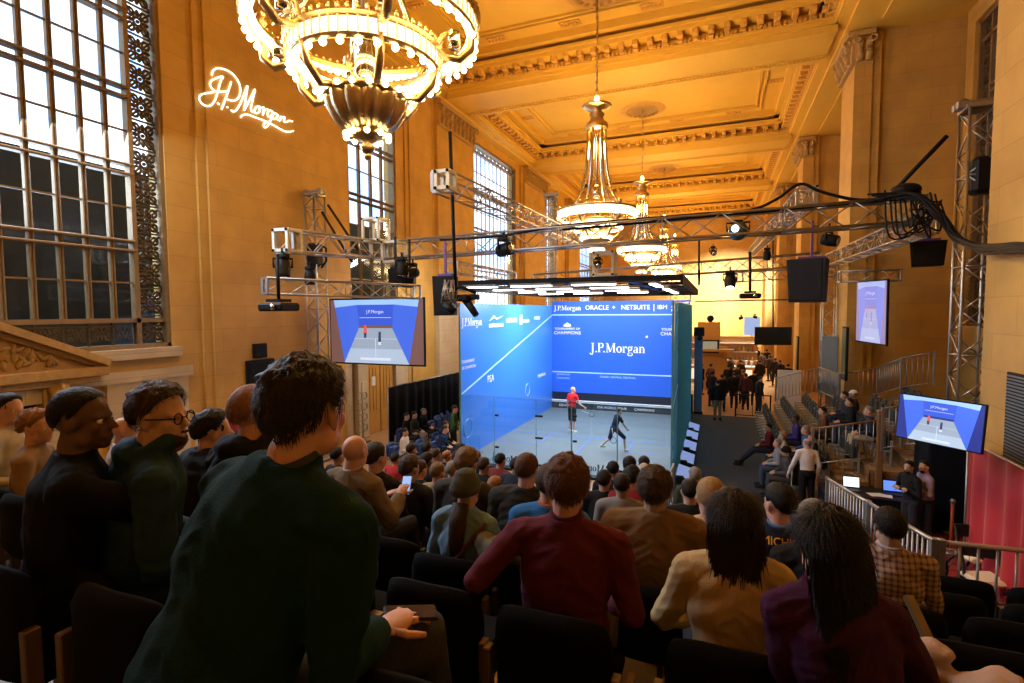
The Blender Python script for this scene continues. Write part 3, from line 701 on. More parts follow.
# tall blue panel at the far right corner
t = thing('blue_banner', (-.8, 25.6, 0), 'tall narrow blue banner at the far right corner of the glass court', 'banner')
mb = MB(); mb.bx(-.98, -.62, 25.2, 25.28, .1, 3.6, .01); mb.build('panel', mat('blue cloth', (.10, .25, .46), .6), t); mb = MB(); mb.bx(-1.0, -.58, 25.1, 25.4, 0, .1, .02); mb.build('base', M_BLACK, t)
mb = MB(); mb.sphere((-.75, 25.0, 3.5), .12, 8, 6); mb.bar((-.8, 25.25, 3.55), (-.75, 25.0, 3.5), .04); mb.bx(-1.0, -.55, 24.9, 25.0, 3.6, 4.0, .02); mb.build('head_unit', M_PLASTIC, t)
# ================================================================= TRUSS RIG
def truss(a, b, s, name='truss', label='', n=None, r=None, parent=None, cap=(True, True), sv=None):
    a, b = Vector(a), Vector(b); d = (b - a); L = d.length; t = d / L
    up = Vector((0, 0, 1)) if abs(t.z) < .9 else Vector((0, 1, 0)); x = t.cross(up).normalized(); y = x.cross(t) if abs(t.z) < .9 else t.cross(x)
    sv = sv or s; r = r or max(.018, s * .062); n = n or max(3, int(L / (s * 1.25)))
    root = thing(name, tuple(a), label, 'truss') if parent is None else parent
    cs = [(-s / 2, -sv / 2), (s / 2, -sv / 2), (s / 2, sv / 2), (-s / 2, sv / 2)]
    P = lambda k, f: a + t * (L * f) + x * cs[k][0] + y * cs[k][1]
    for k in range(4):
        mb = MB(); mb.tube([P(k, 0), P(k, 1)], r, 8); mb.build('chord', M_ALU, root)
    mb = MB()
    for k in range(4):
        k2 = (k + 1) % 4
        for i in range(n):
            f0, f1 = i / n, (i + 1) / n; A, B = (k, k2) if (i + k) % 2 == 0 else (k2, k)
            mb.tube([P(A, f0), P(B, f1)], r * .55, 5)
        for i in range(0, n + 1, 4): mb.tube([P(k, i / n), P(k2, i / n)], r * .6, 5)
    mb.build('lattice', M_ALU, root)
    for e, f in ((cap[0], 0), (cap[1], 1)):
        if not e: continue
        mb = MB()
        for k in range(4):
            k2 = (k + 1) % 4; mb.bar(P(k, f), P(k2, f), r * 2.6, r * 2.6)
        mb.build('end_frame', M_ALU, root)
    return root
yT = 13.7
TL0, TL1 = at(392, 251, y=yT), at(925, 210, y=yT)
truss(TL0, TL1, .52, label='long aluminium box truss crossing the whole hall in front of the court')
truss(at(285, 241, d=12.3), TL0 - Vector((.3, .3, 0)), .50, label='left wing truss running from the corner toward the audience')
a, b = at(265, 286, d=11.2), at(417, 292, d=13.6)
scr_truss = truss(a, b, .34, label='slim truss carrying the big screen on the left')
truss(at(441, 181, x=-5.3), at(574, 239, x=-5.3), .40, label='upper truss running away from the audience above the left of the court')
truss(at(806, 196, x=2.05), at(752, 252, x=2.05), .40, label='upper truss running away from the audience above the carpet runner')
truss(at(926, 224, x=4.15), at(832, 260, x=4.05), .42, label='right wing truss running away from the audience along the piers')
truss(at(452, 267, x=-7.9), at(512, 277, x=-7.9), .36, label='short lower truss behind the left speaker above the court canopy')
truss(Vector((-8.6, 24.9, 6.35)), Vector((3.9, 24.9, 6.85)), .52, label='far cross truss behind the court canopy')
truss(at(739, 277, d=19), at(830, 272, d=21), .34, label='small truss above the hanging projector beyond the carpet runner')
truss(Vector((-7.4, 25.4, 5.35)), Vector((-1.2, 25.4, 5.35)), .34, label='pale truss on top of the blue front wall of the court')
rs = at(872, 276, y=20.0); truss(rs + Vector((-.9, 0, .0)), rs + Vector((.75, 0, 0)), .34, label='slim truss above the right projection screen')
# towers
def tower(x, y, z1, s, label, head=True, motor=True, z0=0.0):
    root = thing('truss_tower', (x, y, z0), label, 'truss')
    truss((x, y, z0 + .08), (x, y, z1), s, parent=root, n=int((z1 - z0) / (s * .9)))
    mb = MB(); mb.bx(x - s * .9, x + s * .9, y - s * .9, y + s * .9, z0, z0 + .08, .01); mb.build('base_plate', M_STEEL, root)
    if head:
        mb = MB(); mb.bx(x - s * .85, x + s * .85, y - s * .3, y - s * .1, z1, z1 + .14, .01); mb.bx(x - s * .85, x + s * .85, y + s * .1, y + s * .3, z1, z1 + .14, .01); mb.tube([(x - s * .6, y - .1, z1 + .1), (x - s * .6, y + .1, z1 + .1)], .1, 12); mb.tube([(x + s * .6, y - .1, z1 + .1), (x + s * .6, y + .1, z1 + .1)], .1, 12); mb.build('tower_head', M_STEEL, root)
    if motor:
        mb = MB(); q = at(968, 178, y=y) if x > 0 else Vector((x + .1, y, z1 - 1.9)); mb.box((x + .05, y - .1, q.z), (.42, .4, .75), bev=.08); mb.tube([(x + .3, y - .1, q.z + .3), (x + .5, y - .1, q.z + .2), (x + .5, y - .1, q.z - .2), (x + .3, y - .1, q.z - .4)], .035, 6); mb.build('chain_motor', M_PLASTIC, root)
    return root
tower(4.95, 13.75, at(962, 110, y=13.75).z, .50, 'tall right truss tower with black chain motor near the near pier')
tower(-12.0, 13.3, at(318, 195, y=13.3).z, .44, 'tall left truss tower against the stone wall behind the big screen')
tower(-7.95, 25.6, at(551, 196, y=25.6).z, .46, 'far truss tower behind the left corner of the court', motor=False)
tower(4.1, 23.9, 6.6, .46, 'far right truss tower with a blue wrapped foot', motor=False, head=False)
t = thing('blue_wrap', (4.1, 23.6, 0), 'plain blue panel wrapped round the foot of the far right tower', 'panel'); mb = MB(); mb.bx(3.84, 4.38, 23.55, 23.62, 1.4, 3.72, .01); mb.build('panel', mat('pale blue cloth', (.22, .32, .46), .6), t)
mb = MB(); mb.bx(4.0, 4.2, 23.55, 23.62, 0, 1.4); mb.build('post', M_STEEL, t)
# braces, poles, corner blocks
def rod(a, b, r, m, name, label, cat='brace'):
    mb = MB(); mb.tube([a, b], r, 8); o = mb.build(name, m, org=tuple(a)); tag(o, label, cat); return o
rod(at(947, 136, y=13.7), at(893, 192, y=13.7), .045, M_PLASTIC, 'brace', 'black brace slanting from the right tower down to the cross truss')
rod(at(322, 212, y=13.2), at(352, 262, y=13.4), .04, M_PLASTIC, 'brace', 'left of two dark braces slanting off the left tower')
rod(at(328, 205, y=13.2), at(358, 250, y=13.4), .04, M_PLASTIC, 'brace', 'right of two dark braces slanting off the left tower')
rod(at(450, 132, d=11.2), at(456, 300, d=11.2), .04, M_PLASTIC, 'pole', 'thin black vertical pole hanging beside the left speaker', 'pole')
rod(at(750, 252, d=19), at(750, 290, d=19), .05, M_PLASTIC, 'pole', 'short pole from which the far projector hangs', 'pole')
rod(at(773, 232, d=23.5), at(773, 328, d=23.5), .03, M_PLASTIC, 'pole', 'long thin pole from which the black television hangs', 'pole')
rod(at(699, 240, d=17), at(699, 285, d=17), .035, M_PLASTIC, 'pole', 'dark pole at the right corner of the court canopy', 'pole')
def block(px0, py0, px1, py1, d, label):
    a, b = at(px0, py0, d=d), at(px1, py1, d=d); c = (a + b) / 2; w = (b - a).length * .70
    t = thing('truss_corner', tuple(c), label, 'truss corner'); mb = MB(); h = abs(a.z - b.z) / 2; k = h * .85
    for sx in (-1, 1):
        for sy in (-1, 1): mb.box(c + Vector((sx * k, sy * k, 0)), (.07, .07, h * 2))
        for sz in (-1, 1): mb.box(c + Vector((sx * k, 0, sz * h)), (.08, k * 2, .07)); mb.box(c + Vector((0, sx * k, sz * h)), (k * 2, .08, .07))
    mb.build('frame', mat('cream corner plate', (.62, .58, .46), .45, .3), t)
    mb = MB()
    for sx in (-1, 1): 
        for sz in (-1, 1):
            mb.sphere(c + Vector((sx * k, -k - .05, sz * h)), .035, 6, 4)
    mb.build('bolts', M_PLASTIC, t)
block(441, 173, 450, 189, 10.3, 'cream corner block on the near end of the upper left truss')
block(386, 243, 402, 262, 15.6, 'corner block joining the left wing truss and the long cross truss')
block(368, 220, 384, 241, 15.6, 'open corner cube standing on the cross truss before the second window')
block(798, 189, 815, 207, 14.2, 'corner block standing on the cross truss above the black hanging speaker')
block(598, 253, 612, 275, 14.6, 'motor frame hanging under the cross truss below the second chandelier')
block(283, 231, 292, 251, 12.2, 'corner cube at the near end of the left wing truss')
# black cables
def cable(pts, r, label, name='cable'):
    # smooth through the points
    P = [Vector(p) for p in pts]; out = []
    for i in range(len(P) - 1):
        p0, p1, p2, p3 = P[max(i - 1, 0)], P[i], P[i + 1], P[min(i + 2, len(P) - 1)]
        for k in range(6):
            t = k / 6; out.append(.5 * ((2 * p1) + (p2 - p0) * t + (2 * p0 - 5 * p1 + 4 * p2 - p3) * t * t + (3 * p1 - p0 - 3 * p2 + p3) * t ** 3))
    out.append(P[-1]); mb = MB(); mb.tube(out, r, 6); o = mb.build(name, M_PLASTIC, org=tuple(P[0])); tag(o, label, 'cable'); return o
random.seed(11)
cable([at(px, py, y=13.45) for px, py in ((440, 240), (500, 236), (560, 226), (640, 219), (700, 214), (750, 210), (777, 199), (800, 184), (822, 192), (860, 200), (905, 196))], .036, 'thick black cable lying along the long cross truss')
cable([at(px, py, y=13.6) for px, py in ((560, 230), (640, 223), (700, 217), (770, 211), (830, 205), (905, 199))], .035, 'second black cable lying along the long cross truss')
for k in range(14):
    j = lambda: random.uniform(-4, 4)
    g = 'black cable bundle beside the right tower'
    c = cable([at(880 + j() * 4, 198 + j(), y=13.2), at(915 + j(), 196 + j(), y=12.9), at(938 + j(), 213 + j(), y=12.7), at(955 + j(), 236 + j(), y=12.5), at(982 + j(), 247 + j() + k * .3, x=4.22), at(1012, 248 + j() * 1.2, x=4.12), at(1045, 236 + k * 1.3, x=4.06), Vector((4.2, 7.5, 6.2 + k * .02)), Vector((4.34, 4.0, 6.5 + k * .02))], .017 + .007 * (k % 3), 'one of the black cables bundled from the cross truss past the right tower')
    c['group'] = g
for k in range(12):
    c = cable([at(885 + k * 5, 196 + random.uniform(-6, 6), y=13.3), at(890 + k * 5, 222 + random.uniform(-10, 18), y=13.2), at(915 + random.uniform(-9, 14), 205 + random.uniform(-8, 24), y=13.1), at(938 + random.uniform(-8, 8), 200 + random.uniform(-8, 12), y=13.2)], .018, 'black cable looping under the right end of the cross truss'); c['group'] = 'loops under the truss end'
mb = MB(); mb.sphere(at(906, 190, y=13.5), .24, 10, 7, (1.2, 1, .6)); o = mb.build('cable_coil', M_PLASTIC, org=tuple(at(906, 190, y=13.5))); tag(o, 'heap of coiled black cable on the right end of the cross truss', 'cable')
# moving heads and spotlights
def moving_head(px, py, d, r, label, lens=None, aim=(.3, -1, -.5)):
    c = at(px, py, d=d); t = thing('spotlight', tuple(c), label, 'spotlight'); a = Vector(aim).normalized()
    mb = MB(); mb.tube([c - a * r * .9, c - a * r * .7, c, c + a * r * .8, c + a * r], [r * .35, r * .62, r * .72, r * .66, r * .6], 12); mb.build('lamp_body', M_PLASTIC, t)
    mb = MB(); x = a.cross(Vector((0, 0, 1))).normalized()
    mb.tube([c + x * r * .8, c + x * r * .85 + Vector((0, 0, r * .9)), c - x * r * .85 + Vector((0, 0, r * .9)), c - x * r * .8], r * .12, 6); mb.build('yoke', M_PLASTIC, t)
    mb = MB(); mb.box(c + Vector((0, 0, r * 1.15)), (r * 1.1, r * .9, r * .45), bev=r * .1); mb.bar(c + Vector((0, 0, r * 1.2)), c + Vector((0, 0, r * 1.9)), r * .2); mb.build('clamp_base', M_PLASTIC, t)
    mb = MB(); mb.tube([c + a * r * 1.0, c + a * r * 1.03], r * .5, 12); mb.build('lens', lens or M_CHROME, t)
    return t
M_LENS = emit('lit lens', (.85, .95, 1.0), 4.0)
moving_head(504, 250, 14.5, .27, 'black moving head lamp under the cross truss before the third window', aim=(.9, -.3, .1))
c = at(738, 231, d=12.6); t = thing('globe_lamp', tuple(c), 'round glossy blue grey globe lamp on the cross truss, right of the court', 'lamp')
mb = MB(); mb.sphere(c, .23, 20, 14); mb.build('globe', mat('blue grey globe', (.10, .17, .20), .12, .6), t); a_ = Vector((-.30, -.92, .15)).normalized(); mb = MB(); mb.tube([c + a_ * .20, c + a_ * .245], .085, 14); mb.build('lens', M_LENS, t)
mb = MB(); mb.box(c + Vector((0, .05, .2)), (.2, .2, .14), bev=.02); mb.tube([c + Vector((.24, 0, 0)), c + Vector((.26, 0, .2)), c + Vector((-.26, 0, .2)), c + Vector((-.24, 0, 0))], .025, 6); mb.build('yoke', M_PLASTIC, t)
moving_head(713, 252, 22, .18, 'small dark lamp hanging over the far end of the canopy')
moving_head(730, 281, 19, .28, 'black moving head hanging right of the court canopy', lens=M_LENS, aim=(0, -.5, -1))
moving_head(829, 240, 13.2, .22, 'dark lamp on the cross truss above the black hanging speaker', aim=(1, -.6, -.3))
moving_head(283, 268, 12.0, .24, 'black spotlight hanging from the corner of the left wing truss', aim=(.2, -.2, -1))
moving_head(310, 277, 13.5, .20, 'small black lamp under the left wing truss', aim=(0, 0, -1))
moving_head(402, 268, 14.2, .22, 'black lamp under the corner where the left trusses meet', aim=(0, -.2, -1))
moving_head(413, 273, 14.4, .20, 'round black lamp just right of the truss corner', aim=(-.4, -1, -.2))
moving_head(767, 255, 20, .20, 'black lamp under the upper right truss', aim=(0, 0, -1))
moving_head(741, 318, 30, .12, 'tiny lamp on the far cable over the bar, left one', aim=(-1, 0, -.3))
moving_head(755, 317, 30, .12, 'tiny lamp on the far cable over the bar, right one', aim=(1, 0, -.3))
moving_head(860, 262, 20, .25, 'left lamp on the truss over the right projection screen', aim=(0, 0, -1))
moving_head(880, 255, 20, .28, 'right lamp on the truss over the right projection screen', aim=(0, 0, -1))
moving_head(598, 264, 14.4, .14, 'small lamp inside the motor frame under the cross truss')
# jib camera head beside the left speaker
c = at(462, 300, d=11.0); t = thing('remote_camera', tuple(c), 'remote television camera rig hanging between the left speaker and the court', 'camera')
mb = MB(); q = at(472, 308, d=11); mb.tube([at(466, 300, d=11), at(476, 315, d=10.8)], [.09, .07], 10); mb.box(at(463, 298, d=11), (.34, .3, .14), bev=.03); mb.box(at(474, 297, d=11), (.2, .2, .12), bev=.02); mb.build('camera_body', M_PLASTIC, t)
mb = MB(); mb.tube([at(445, 305, d=11), at(455, 312, d=10.9)], [.1, .08], 10); mb.tube([at(447, 288, d=11), at(462, 287, d=11), at(476, 293, d=11)], .04, 6); mb.build('pan_head', M_PLASTIC, t)
mb = MB()
for k in range(12): 
    a = at(448 + random.uniform(-5, 8), 280, d=11); b = at(440 + random.uniform(0, 18), 300 + random.uniform(-6, 8), d=10.8); e = at(455 + random.uniform(-6, 6), 290 + random.uniform(0, 18), d=10.9)
    mb.tube([a, b, e], .012, 5)
mb.build('wires', M_STEEL, t)
# loudspeakers
def speaker(cx, cy, d, w, h, dp, label, yaw=0.0, wedge=.35, strap=None):
    c = at(cx, cy, d=d); t = thing('loudspeaker', tuple(c), label, 'loudspeaker'); R = Matrix.Rotation(yaw, 3, 'Z')
    P = [(-w / 2, -dp / 2), (w / 2, -dp / 2), (w / 2 * (1 - wedge), dp / 2), (-w / 2 * (1 - wedge), dp / 2)]
    mb = MB(); vs = [c + R @ Vector((p[0] * (1 if z > 0 else .86), p[1], z)) for z in (-h / 2, h / 2) for p in P]
    mb.add(vs, [(3, 2, 1, 0), (4, 5, 6, 7)] + [(i, (i + 1) % 4, (i + 1) % 4 + 4, i + 4) for i in range(4)]); mb.build('cabinet', M_PLASTIC, t)
    mb = MB(); mb.box(c + R @ Vector((0, -dp / 2 - .01, 0)), (w * .84, .02, h * .92), M=R, bev=.005); mb.build('front_grille', M_BLACK, t)
    mb = MB(); mb.bar(c + Vector((0, 0, h / 2)), c + Vector((0, 0, h / 2 + .9)), .05); mb.box(c + Vector((0, 0, h / 2 + .04)), (w * .7, .1, .06)); mb.build('hanging_strap', strap or M_PLASTIC, t)
    return t
M_PURP = mat('purple strap', (.16, .07, .30), .6)
speaker(811, 281, 12.2, .82, 1.0, .75, 'big black loudspeaker hanging from the cross truss over the side seats', yaw=-.45, strap=M_PURP)
speaker(446, 296, 13.4, .56, 1.0, .45, 'black loudspeaker hanging left of the court beside the camera rig', yaw=.1, wedge=.1, strap=M_PURP)
speaker(396, 278, 14.6, .40, .5, .4, 'smaller black loudspeaker hanging under the left truss corner', yaw=.5)
speaker(410, 279, 15.2, .40, .5, .4, 'second small black loudspeaker hanging right of its twin', yaw=.2)
speaker(927, 254, 12.6, .72, .60, .35, 'flat black loudspeaker hanging before the right pier', yaw=-.2, wedge=.1, strap=M_PURP)
# projectors
def projector(px, py, d, w, label, stem):
    c = at(px, py, d=d); t = thing('projector', tuple(c), label, 'projector')
    mb = MB(); mb.box(c, (w, w * .8, w * .26), bev=.04); mb.build('housing', M_PLASTIC, t)
    mb = MB(); mb.tube([c + Vector((w * .2, -w * .4, 0)), c + Vector((w * .2, -w * .5, 0))], w * .09, 12); mb.build('lens', M_CHROME, t)
    mb = MB(); mb.box(c + Vector((0, 0, w * .2)), (w * .55, w * .5, .06)); mb.tube([c + Vector((0, 0, w * .2)), c + Vector((0, 0, stem))], .035, 8); mb.build('hanging_bracket', M_PLASTIC, t)
projector(279, 307, 10.8, .66, 'black projector hanging below the near end of the left screen truss', 1.1)
projector(750, 296, 18.5, .70, 'black projector hanging over the far end of the carpet runner', .5)
# ---------------------------------------------------------------- screens
def court_picture(M, w, h, parent, s=1.0, side=(.20, .10, .09)):
    s = s * .85
    """the live picture: blue court, grey floor, two players - flat colours on a lit screen"""
    cols = {'bg': (.10, .06, .07), 'side': (.06, .16, .85), 'front': (.04, .11, .72), 'top': (.35, .60, 1.0), 'floor': (.33, .42, .55), 'floor2': (.45, .58, .75), 'line': (.7, .8, 1.0), 'red': (.75, .12, .12), 'navy': (.04, .05, .14), 'brown': side}
    names = list(cols); ms = [emit('screen ' + n, cols[n], s) for n in names]; mb = MB(); lay = [0]
    def poly(n, pts):
        lay[0] += 1; mb.cur = names.index(n); mb.add([M @ Vector(((x - .5) * w, (y - .5) * h, .001 * lay[0])) for x, y in pts], [tuple(range(len(pts)))])
    poly('brown', [(0, 0), (1, 0), (1, 1), (0, 1)])
    poly('side', [(.04, 1), (.15, 0), (.32, .55), (.30, 1)]); poly('side', [(.96, 1), (.85, 0), (.68, .55), (.70, 1)])
    poly('front', [(.30, 1), (.32, .58), (.68, .58), (.70, 1)]); poly('top', [(.04, 1), (.055, .88), (.30, .92), (.70, .92), (.945, .88), (.96, 1)])
    poly('brown', [(.32, .60), (.68, .60), (.68, .555), (.32, .555)]); poly('floor', [(.32, .555), (.68, .555), (.85, 0), (.15, 0)]); poly('floor2', [(.22, .23), (.78, .23), (.85, 0), (.15, 0)])
    poly('line', [(.33, .715), (.67, .715), (.67, .722), (.33, .722)]); poly('line', [(.27, .385), (.73, .385), (.73, .39), (.27, .39)]); poly('line', [(.497, .385), (.503, .385), (.503, .05), (.497, .05)])
    poly('line', [(.33, .05), (.66, .05), (.66, .09), (.33, .09)])
    poly('red', [(.37, .48), (.41, .48), (.405, .60), (.38, .60)]); poly('navy', [(.375, .40), (.40, .40), (.405, .48), (.375, .48)]); poly('navy', [(.53, .34), (.56, .34), (.56, .50), (.535, .50)]); poly('line', [(.53, .29), (.56, .29), (.56, .34), (.53, .34)])
    lay[0] += 1; mb.cur = names.index('line'); k = len(mb.v)
    v, f = text_mesh('J.P.Morgan', h * .075, M @ Matrix.Translation((0, h * .31, .001 * lay[0])), .001); mb.add(v, f)
    mb.build('screen_picture', ms, parent)
def screen4(tl, tr, br, bl, border, name, label, s, th=.06, side=(.20, .10, .09)):
    c = (tl + tr + br + bl) / 4; r = ((tr - tl) + (br - bl)).normalized(); u = ((tl - bl) + (tr - br)); u = (u - r * u.dot(r)).normalized(); n = r.cross(u)
    w = ((tr - tl).length + (br - bl).length) / 2; h = ((tl - bl).length + (tr - br).length) / 2; R = Matrix((r, u, n)).transposed()
    t = thing(name, tuple(c), label, 'screen'); mb = MB(); mb.box(c - n * th / 2, (w, h, th), M=R, bev=.01); mb.build('frame', M_BLACK, t)
    M = frame(c + n * .004, r, u); court_picture(M, w - border * 2, h - border * 2, t, s, side)
    return t, c, r, u, n, w, h
ys = 14.0
screen4(at(330, 299, y=ys), at(424, 297, y=ys), at(426, 367, y=ys), at(330, 363, y=ys), .05, 'projection_screen', 'large projection screen showing the squash match, hanging on the left', .95)
screen4(at(898, 392, d=8.5), at(986, 405, d=7.5), at(984, 455, d=7.5), at(896, 437, d=8.5), .02, 'television', 'flat television on the right showing the live squash match', 1.15, .05, (.02, .035, .26))
# right projection screen, seen nearly edge on
tl, tr, br, bl = at(856, 283, y=21), at(888, 277, y=19.0), at(886, 348, y=19.0), at(856, 340, y=21)
t, c, r, u, n, w, h = screen4(tl, tr, br, bl, .05, 'projection_screen', 'washed out pale projection screen hanging beside the right piers', 1.0)
for ch in t.children:
    if ch.name.startswith('screen_picture'):
        for i, mm in enumerate(ch.data.materials):
            b = mm.node_tree.nodes['Principled BSDF']; cc = b.inputs['Emission Color'].default_value; b.inputs['Emission Color'].default_value = (.45 * .6 + cc[0] * .35, .42 * .6 + cc[1] * .35, .85 * .6 + cc[2] * .35, 1)
# black television hanging before the bar
c = at(773, 336, d=23); t = thing('television', tuple(c), 'switched off black television hanging above the bar crowd', 'television'); w = 34 / 520 * 23; h = 18 / 520 * 23; Rz = Matrix.Rotation(.15, 3, 'Z')
mb = MB(); mb.box(c, (w, .08, h), M=Rz, bev=.01); mb.build('frame', M_PLASTIC, t); mb = MB(); mb.box(c + Vector((0, -.045, 0)), (w * .96, .01, h * .93), M=Rz); mb.build('screen', mat('dark screen', (.01, .015, .016), .12), t)
mb = MB(); mb.box(c + Vector((0, .08, 0)), (.2, .1, h * .6)); mb.build('mount', M_STEEL, t)
# light script projected on the left wall, put in as glowing tubes
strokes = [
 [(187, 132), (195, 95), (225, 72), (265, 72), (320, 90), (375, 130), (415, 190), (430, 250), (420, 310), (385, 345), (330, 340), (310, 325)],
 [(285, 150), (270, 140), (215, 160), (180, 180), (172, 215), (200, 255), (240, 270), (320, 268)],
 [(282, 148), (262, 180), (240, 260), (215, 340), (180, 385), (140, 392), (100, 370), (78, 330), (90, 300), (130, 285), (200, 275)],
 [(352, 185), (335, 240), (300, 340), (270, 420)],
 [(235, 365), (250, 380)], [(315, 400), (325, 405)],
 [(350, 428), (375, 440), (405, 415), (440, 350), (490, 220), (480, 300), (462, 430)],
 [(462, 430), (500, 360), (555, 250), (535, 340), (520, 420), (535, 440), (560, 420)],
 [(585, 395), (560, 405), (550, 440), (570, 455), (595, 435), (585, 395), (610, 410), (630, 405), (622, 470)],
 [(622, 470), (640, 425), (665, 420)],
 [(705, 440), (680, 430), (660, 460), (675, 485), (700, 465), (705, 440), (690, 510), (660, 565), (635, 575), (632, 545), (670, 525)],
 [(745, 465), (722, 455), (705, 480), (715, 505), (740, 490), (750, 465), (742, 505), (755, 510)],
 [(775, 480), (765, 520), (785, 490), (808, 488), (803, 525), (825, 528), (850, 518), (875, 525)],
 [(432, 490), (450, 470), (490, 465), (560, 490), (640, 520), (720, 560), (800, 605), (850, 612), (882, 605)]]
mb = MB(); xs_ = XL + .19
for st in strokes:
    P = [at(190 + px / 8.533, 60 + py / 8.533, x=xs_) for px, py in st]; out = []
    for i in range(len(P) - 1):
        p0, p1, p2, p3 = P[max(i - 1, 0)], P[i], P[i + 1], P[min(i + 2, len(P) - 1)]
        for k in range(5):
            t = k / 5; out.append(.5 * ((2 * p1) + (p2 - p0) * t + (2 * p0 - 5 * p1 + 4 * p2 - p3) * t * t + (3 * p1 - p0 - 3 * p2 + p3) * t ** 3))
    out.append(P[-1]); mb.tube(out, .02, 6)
o = mb.build('projected_script', emit('white light script', (1, .93, .75), 2.6)); tag(o, 'handwritten J.P.Morgan signature projected in white light on the left wall', 'projected light')

# ================================================================= CHANDELIERS
M_BULB = emit('warm bulb', (1.0, .78, .42), 16.0)
M_BULBF = emit('warm bulb row', (1.0, .70, .32), 9.0)
RG = [(1.33, 8.22, 44), (.86, 7.83, 28), (.50, 7.36, 18), (.22, 6.95, 10)]
M_GLOWG = emit('lit glass band', (1.0, .80, .46), 2.6)
def chandelier(y, label, near):
    x = -4.1; t = thing('chandelier', (x, y, 6.7), label, 'chandelier', 'chandeliers down the middle of the hall')
    N = 48 if near else 28
    for i, (R, z, nb) in enumerate(RG):
        if i < 2:
            mb = MB()
            mb.lathe([(R - .03, -.10), (R + .02, -.12), (R + .05, -.08), (R + .05, .10), (R + .09, .14), (R + .02, .17), (R - .03, .12), (R - .03, -.10)], (x, y, z), N * 2 if near else N)
            for k in range(nb * 2 if near else nb // 2):
                a = 2 * PI * k / (nb * 2 if near else nb // 2); mb.box((x + (R + .065) * math.cos(a), y + (R + .065) * math.sin(a), z + .01), (.02, .014, .18), rz=a); 
                if near: mb.sphere((x + (R + .07) * math.cos(a), y + (R + .07) * math.sin(a), z + .18), .035, 6, 4, (.8, .8, 1.3))
            rg = mb.build('ring', M_GOLD, t)
            mb = MB(); mb.lathe([(R + .052, -.07), (R + .068, 0), (R + .052, .09)], (x, y, z), N * 2 if near else N); mb.build('glass_band', M_GLOWG, rg)
        elif i == 2:
            mb = MB(); mb.lathe([(0.10, -.38), (.20, -.35), (.33, -.25), (.42, -.10), (.44, .0), (.46, .06), (.42, .1), (.38, .02), (.26, -.2), (0.1, -.3)], (x, y, z - .02), 96 if near else 24, 12, .14); mb.lathe([(.45, .04), (.52, .06), (.54, .10), (.50, .13), (.44, .10)], (x, y, z - .04), 40); rg = mb.build('bowl', M_GOLD, t)
        else:
            mb = MB(); mb.lathe([(0, -.22), (.05, -.20), (.09, -.13), (.05, -.08), (.16, -.02), (.24, .04), (.2, .1), (.08, .14)], (x, y, z), 24, 8, .1); mb.sphere((x, y, z - .24), .05, 8, 6); rg = mb.build('finial', M_GOLD, t)
        if near:
            bm = MB(); bm.sphere((0, 0, 0), .042 if i < 2 else .036, 8, 6); me = bm.mesh('bulb', M_BULB)
            for k in range(nb):
                a = 2 * PI * (k + .5) / nb; o = bpy.data.objects.new('bulb', me); COL.objects.link(o); o.parent = rg; o.location = ((R + (.02 if i < 2 else .05)) * math.cos(a), (R + (.02 if i < 2 else .05)) * math.sin(a), z - 6.7 - (.15 if i < 2 else -.05 if i == 2 else .0)); o.location.x += 0
            bm = MB(); bm.ring((x, y, z - .02), R - .055, .03, N, 5, 2.4) if i < 2 else None
            if i < 2: bm.build('inner_lights', M_BULBF, rg)
        else:
            bm = MB(); bm.ring((x, y, z - .12 if i < 2 else z), R + .03, .055, 32, 6, 1.1); o = bm.build('bulb_ring', M_BULBF, rg)
    # curved brackets between the rings
    for k in range(6):
        a = 2 * PI * k / 6 + .3; ca_, sa = math.cos(a), math.sin(a); P = lambda r, z: (x + r * ca_, y + r * sa, z)
        mb = MB(); mb.tube([P(1.33, 8.2), P(1.31, 7.95), P(1.17, 7.84), P(.99, 7.88), P(.90, 7.98), P(.96, 8.12), P(1.08, 8.18)], [.05, .055, .05, .045, .04, .035, .03], 6)
        mb.tube([P(.88, 7.8), P(.82, 7.55), P(.66, 7.38), P(.5, 7.42)], [.05, .05, .045, .04], 6)
        mb.sphere(P(1.33, 8.43), .08, 8, 6, (1, 1, 1.3)); mb.build('scroll_bracket', M_GOLD, t)
        mb = MB(); c = Vector(P(1.10, 7.98)); mb.tube([c, c + Vector((0, 0, .18))], .08, 10); mb.build('uplight_can', M_CHROME, t)
        # slender columns curving up to the crown
        mb = MB(); mb.tube([P(1.2, 8.38), P(.78, 8.6), P(.5, 9.1), P(.36, 9.8), P(.30, 10.6), P(.30, 11.3)], [.035, .035, .045, .05, .055, .05], 8); mb.build('curved_rod', M_CHROME, t)
    mb = MB(); mb.lathe([(0, 6.9), (.06, 6.95), (.06, 8.0), (.16, 8.1), (.05, 8.3), (.05, 10.9), (.1, 11.0)], (x, y, 0), 14)
    for zz in (7.9, 9.0): mb.lathe([(0.05, zz - .25), (.14, zz - .2), (.14, zz + .2), (.05, zz + .25)], (x, y, 0), 14)
    mb.build('centre_stem', M_CHROME, t)
    mb = MB(); mb.lathe([(.2, 11.15), (.36, 11.2), (.38, 11.35), (.26, 11.45), (.2, 11.6), (.26, 11.7), (.14, 11.85), (.45, 11.95), (.5, 12.0), (.1, 12.02), (.05, 12.1)], (x, y, 0), 24, 12, .08); mb.build('crown', M_GOLD, t)
    mb = MB(); mb.sphere((x, y, 12.22), .09, 8, 6, (1, 1, 1.6)); mb.build('top_bulb', M_BULB, t)
    mb = MB(); nl = 26
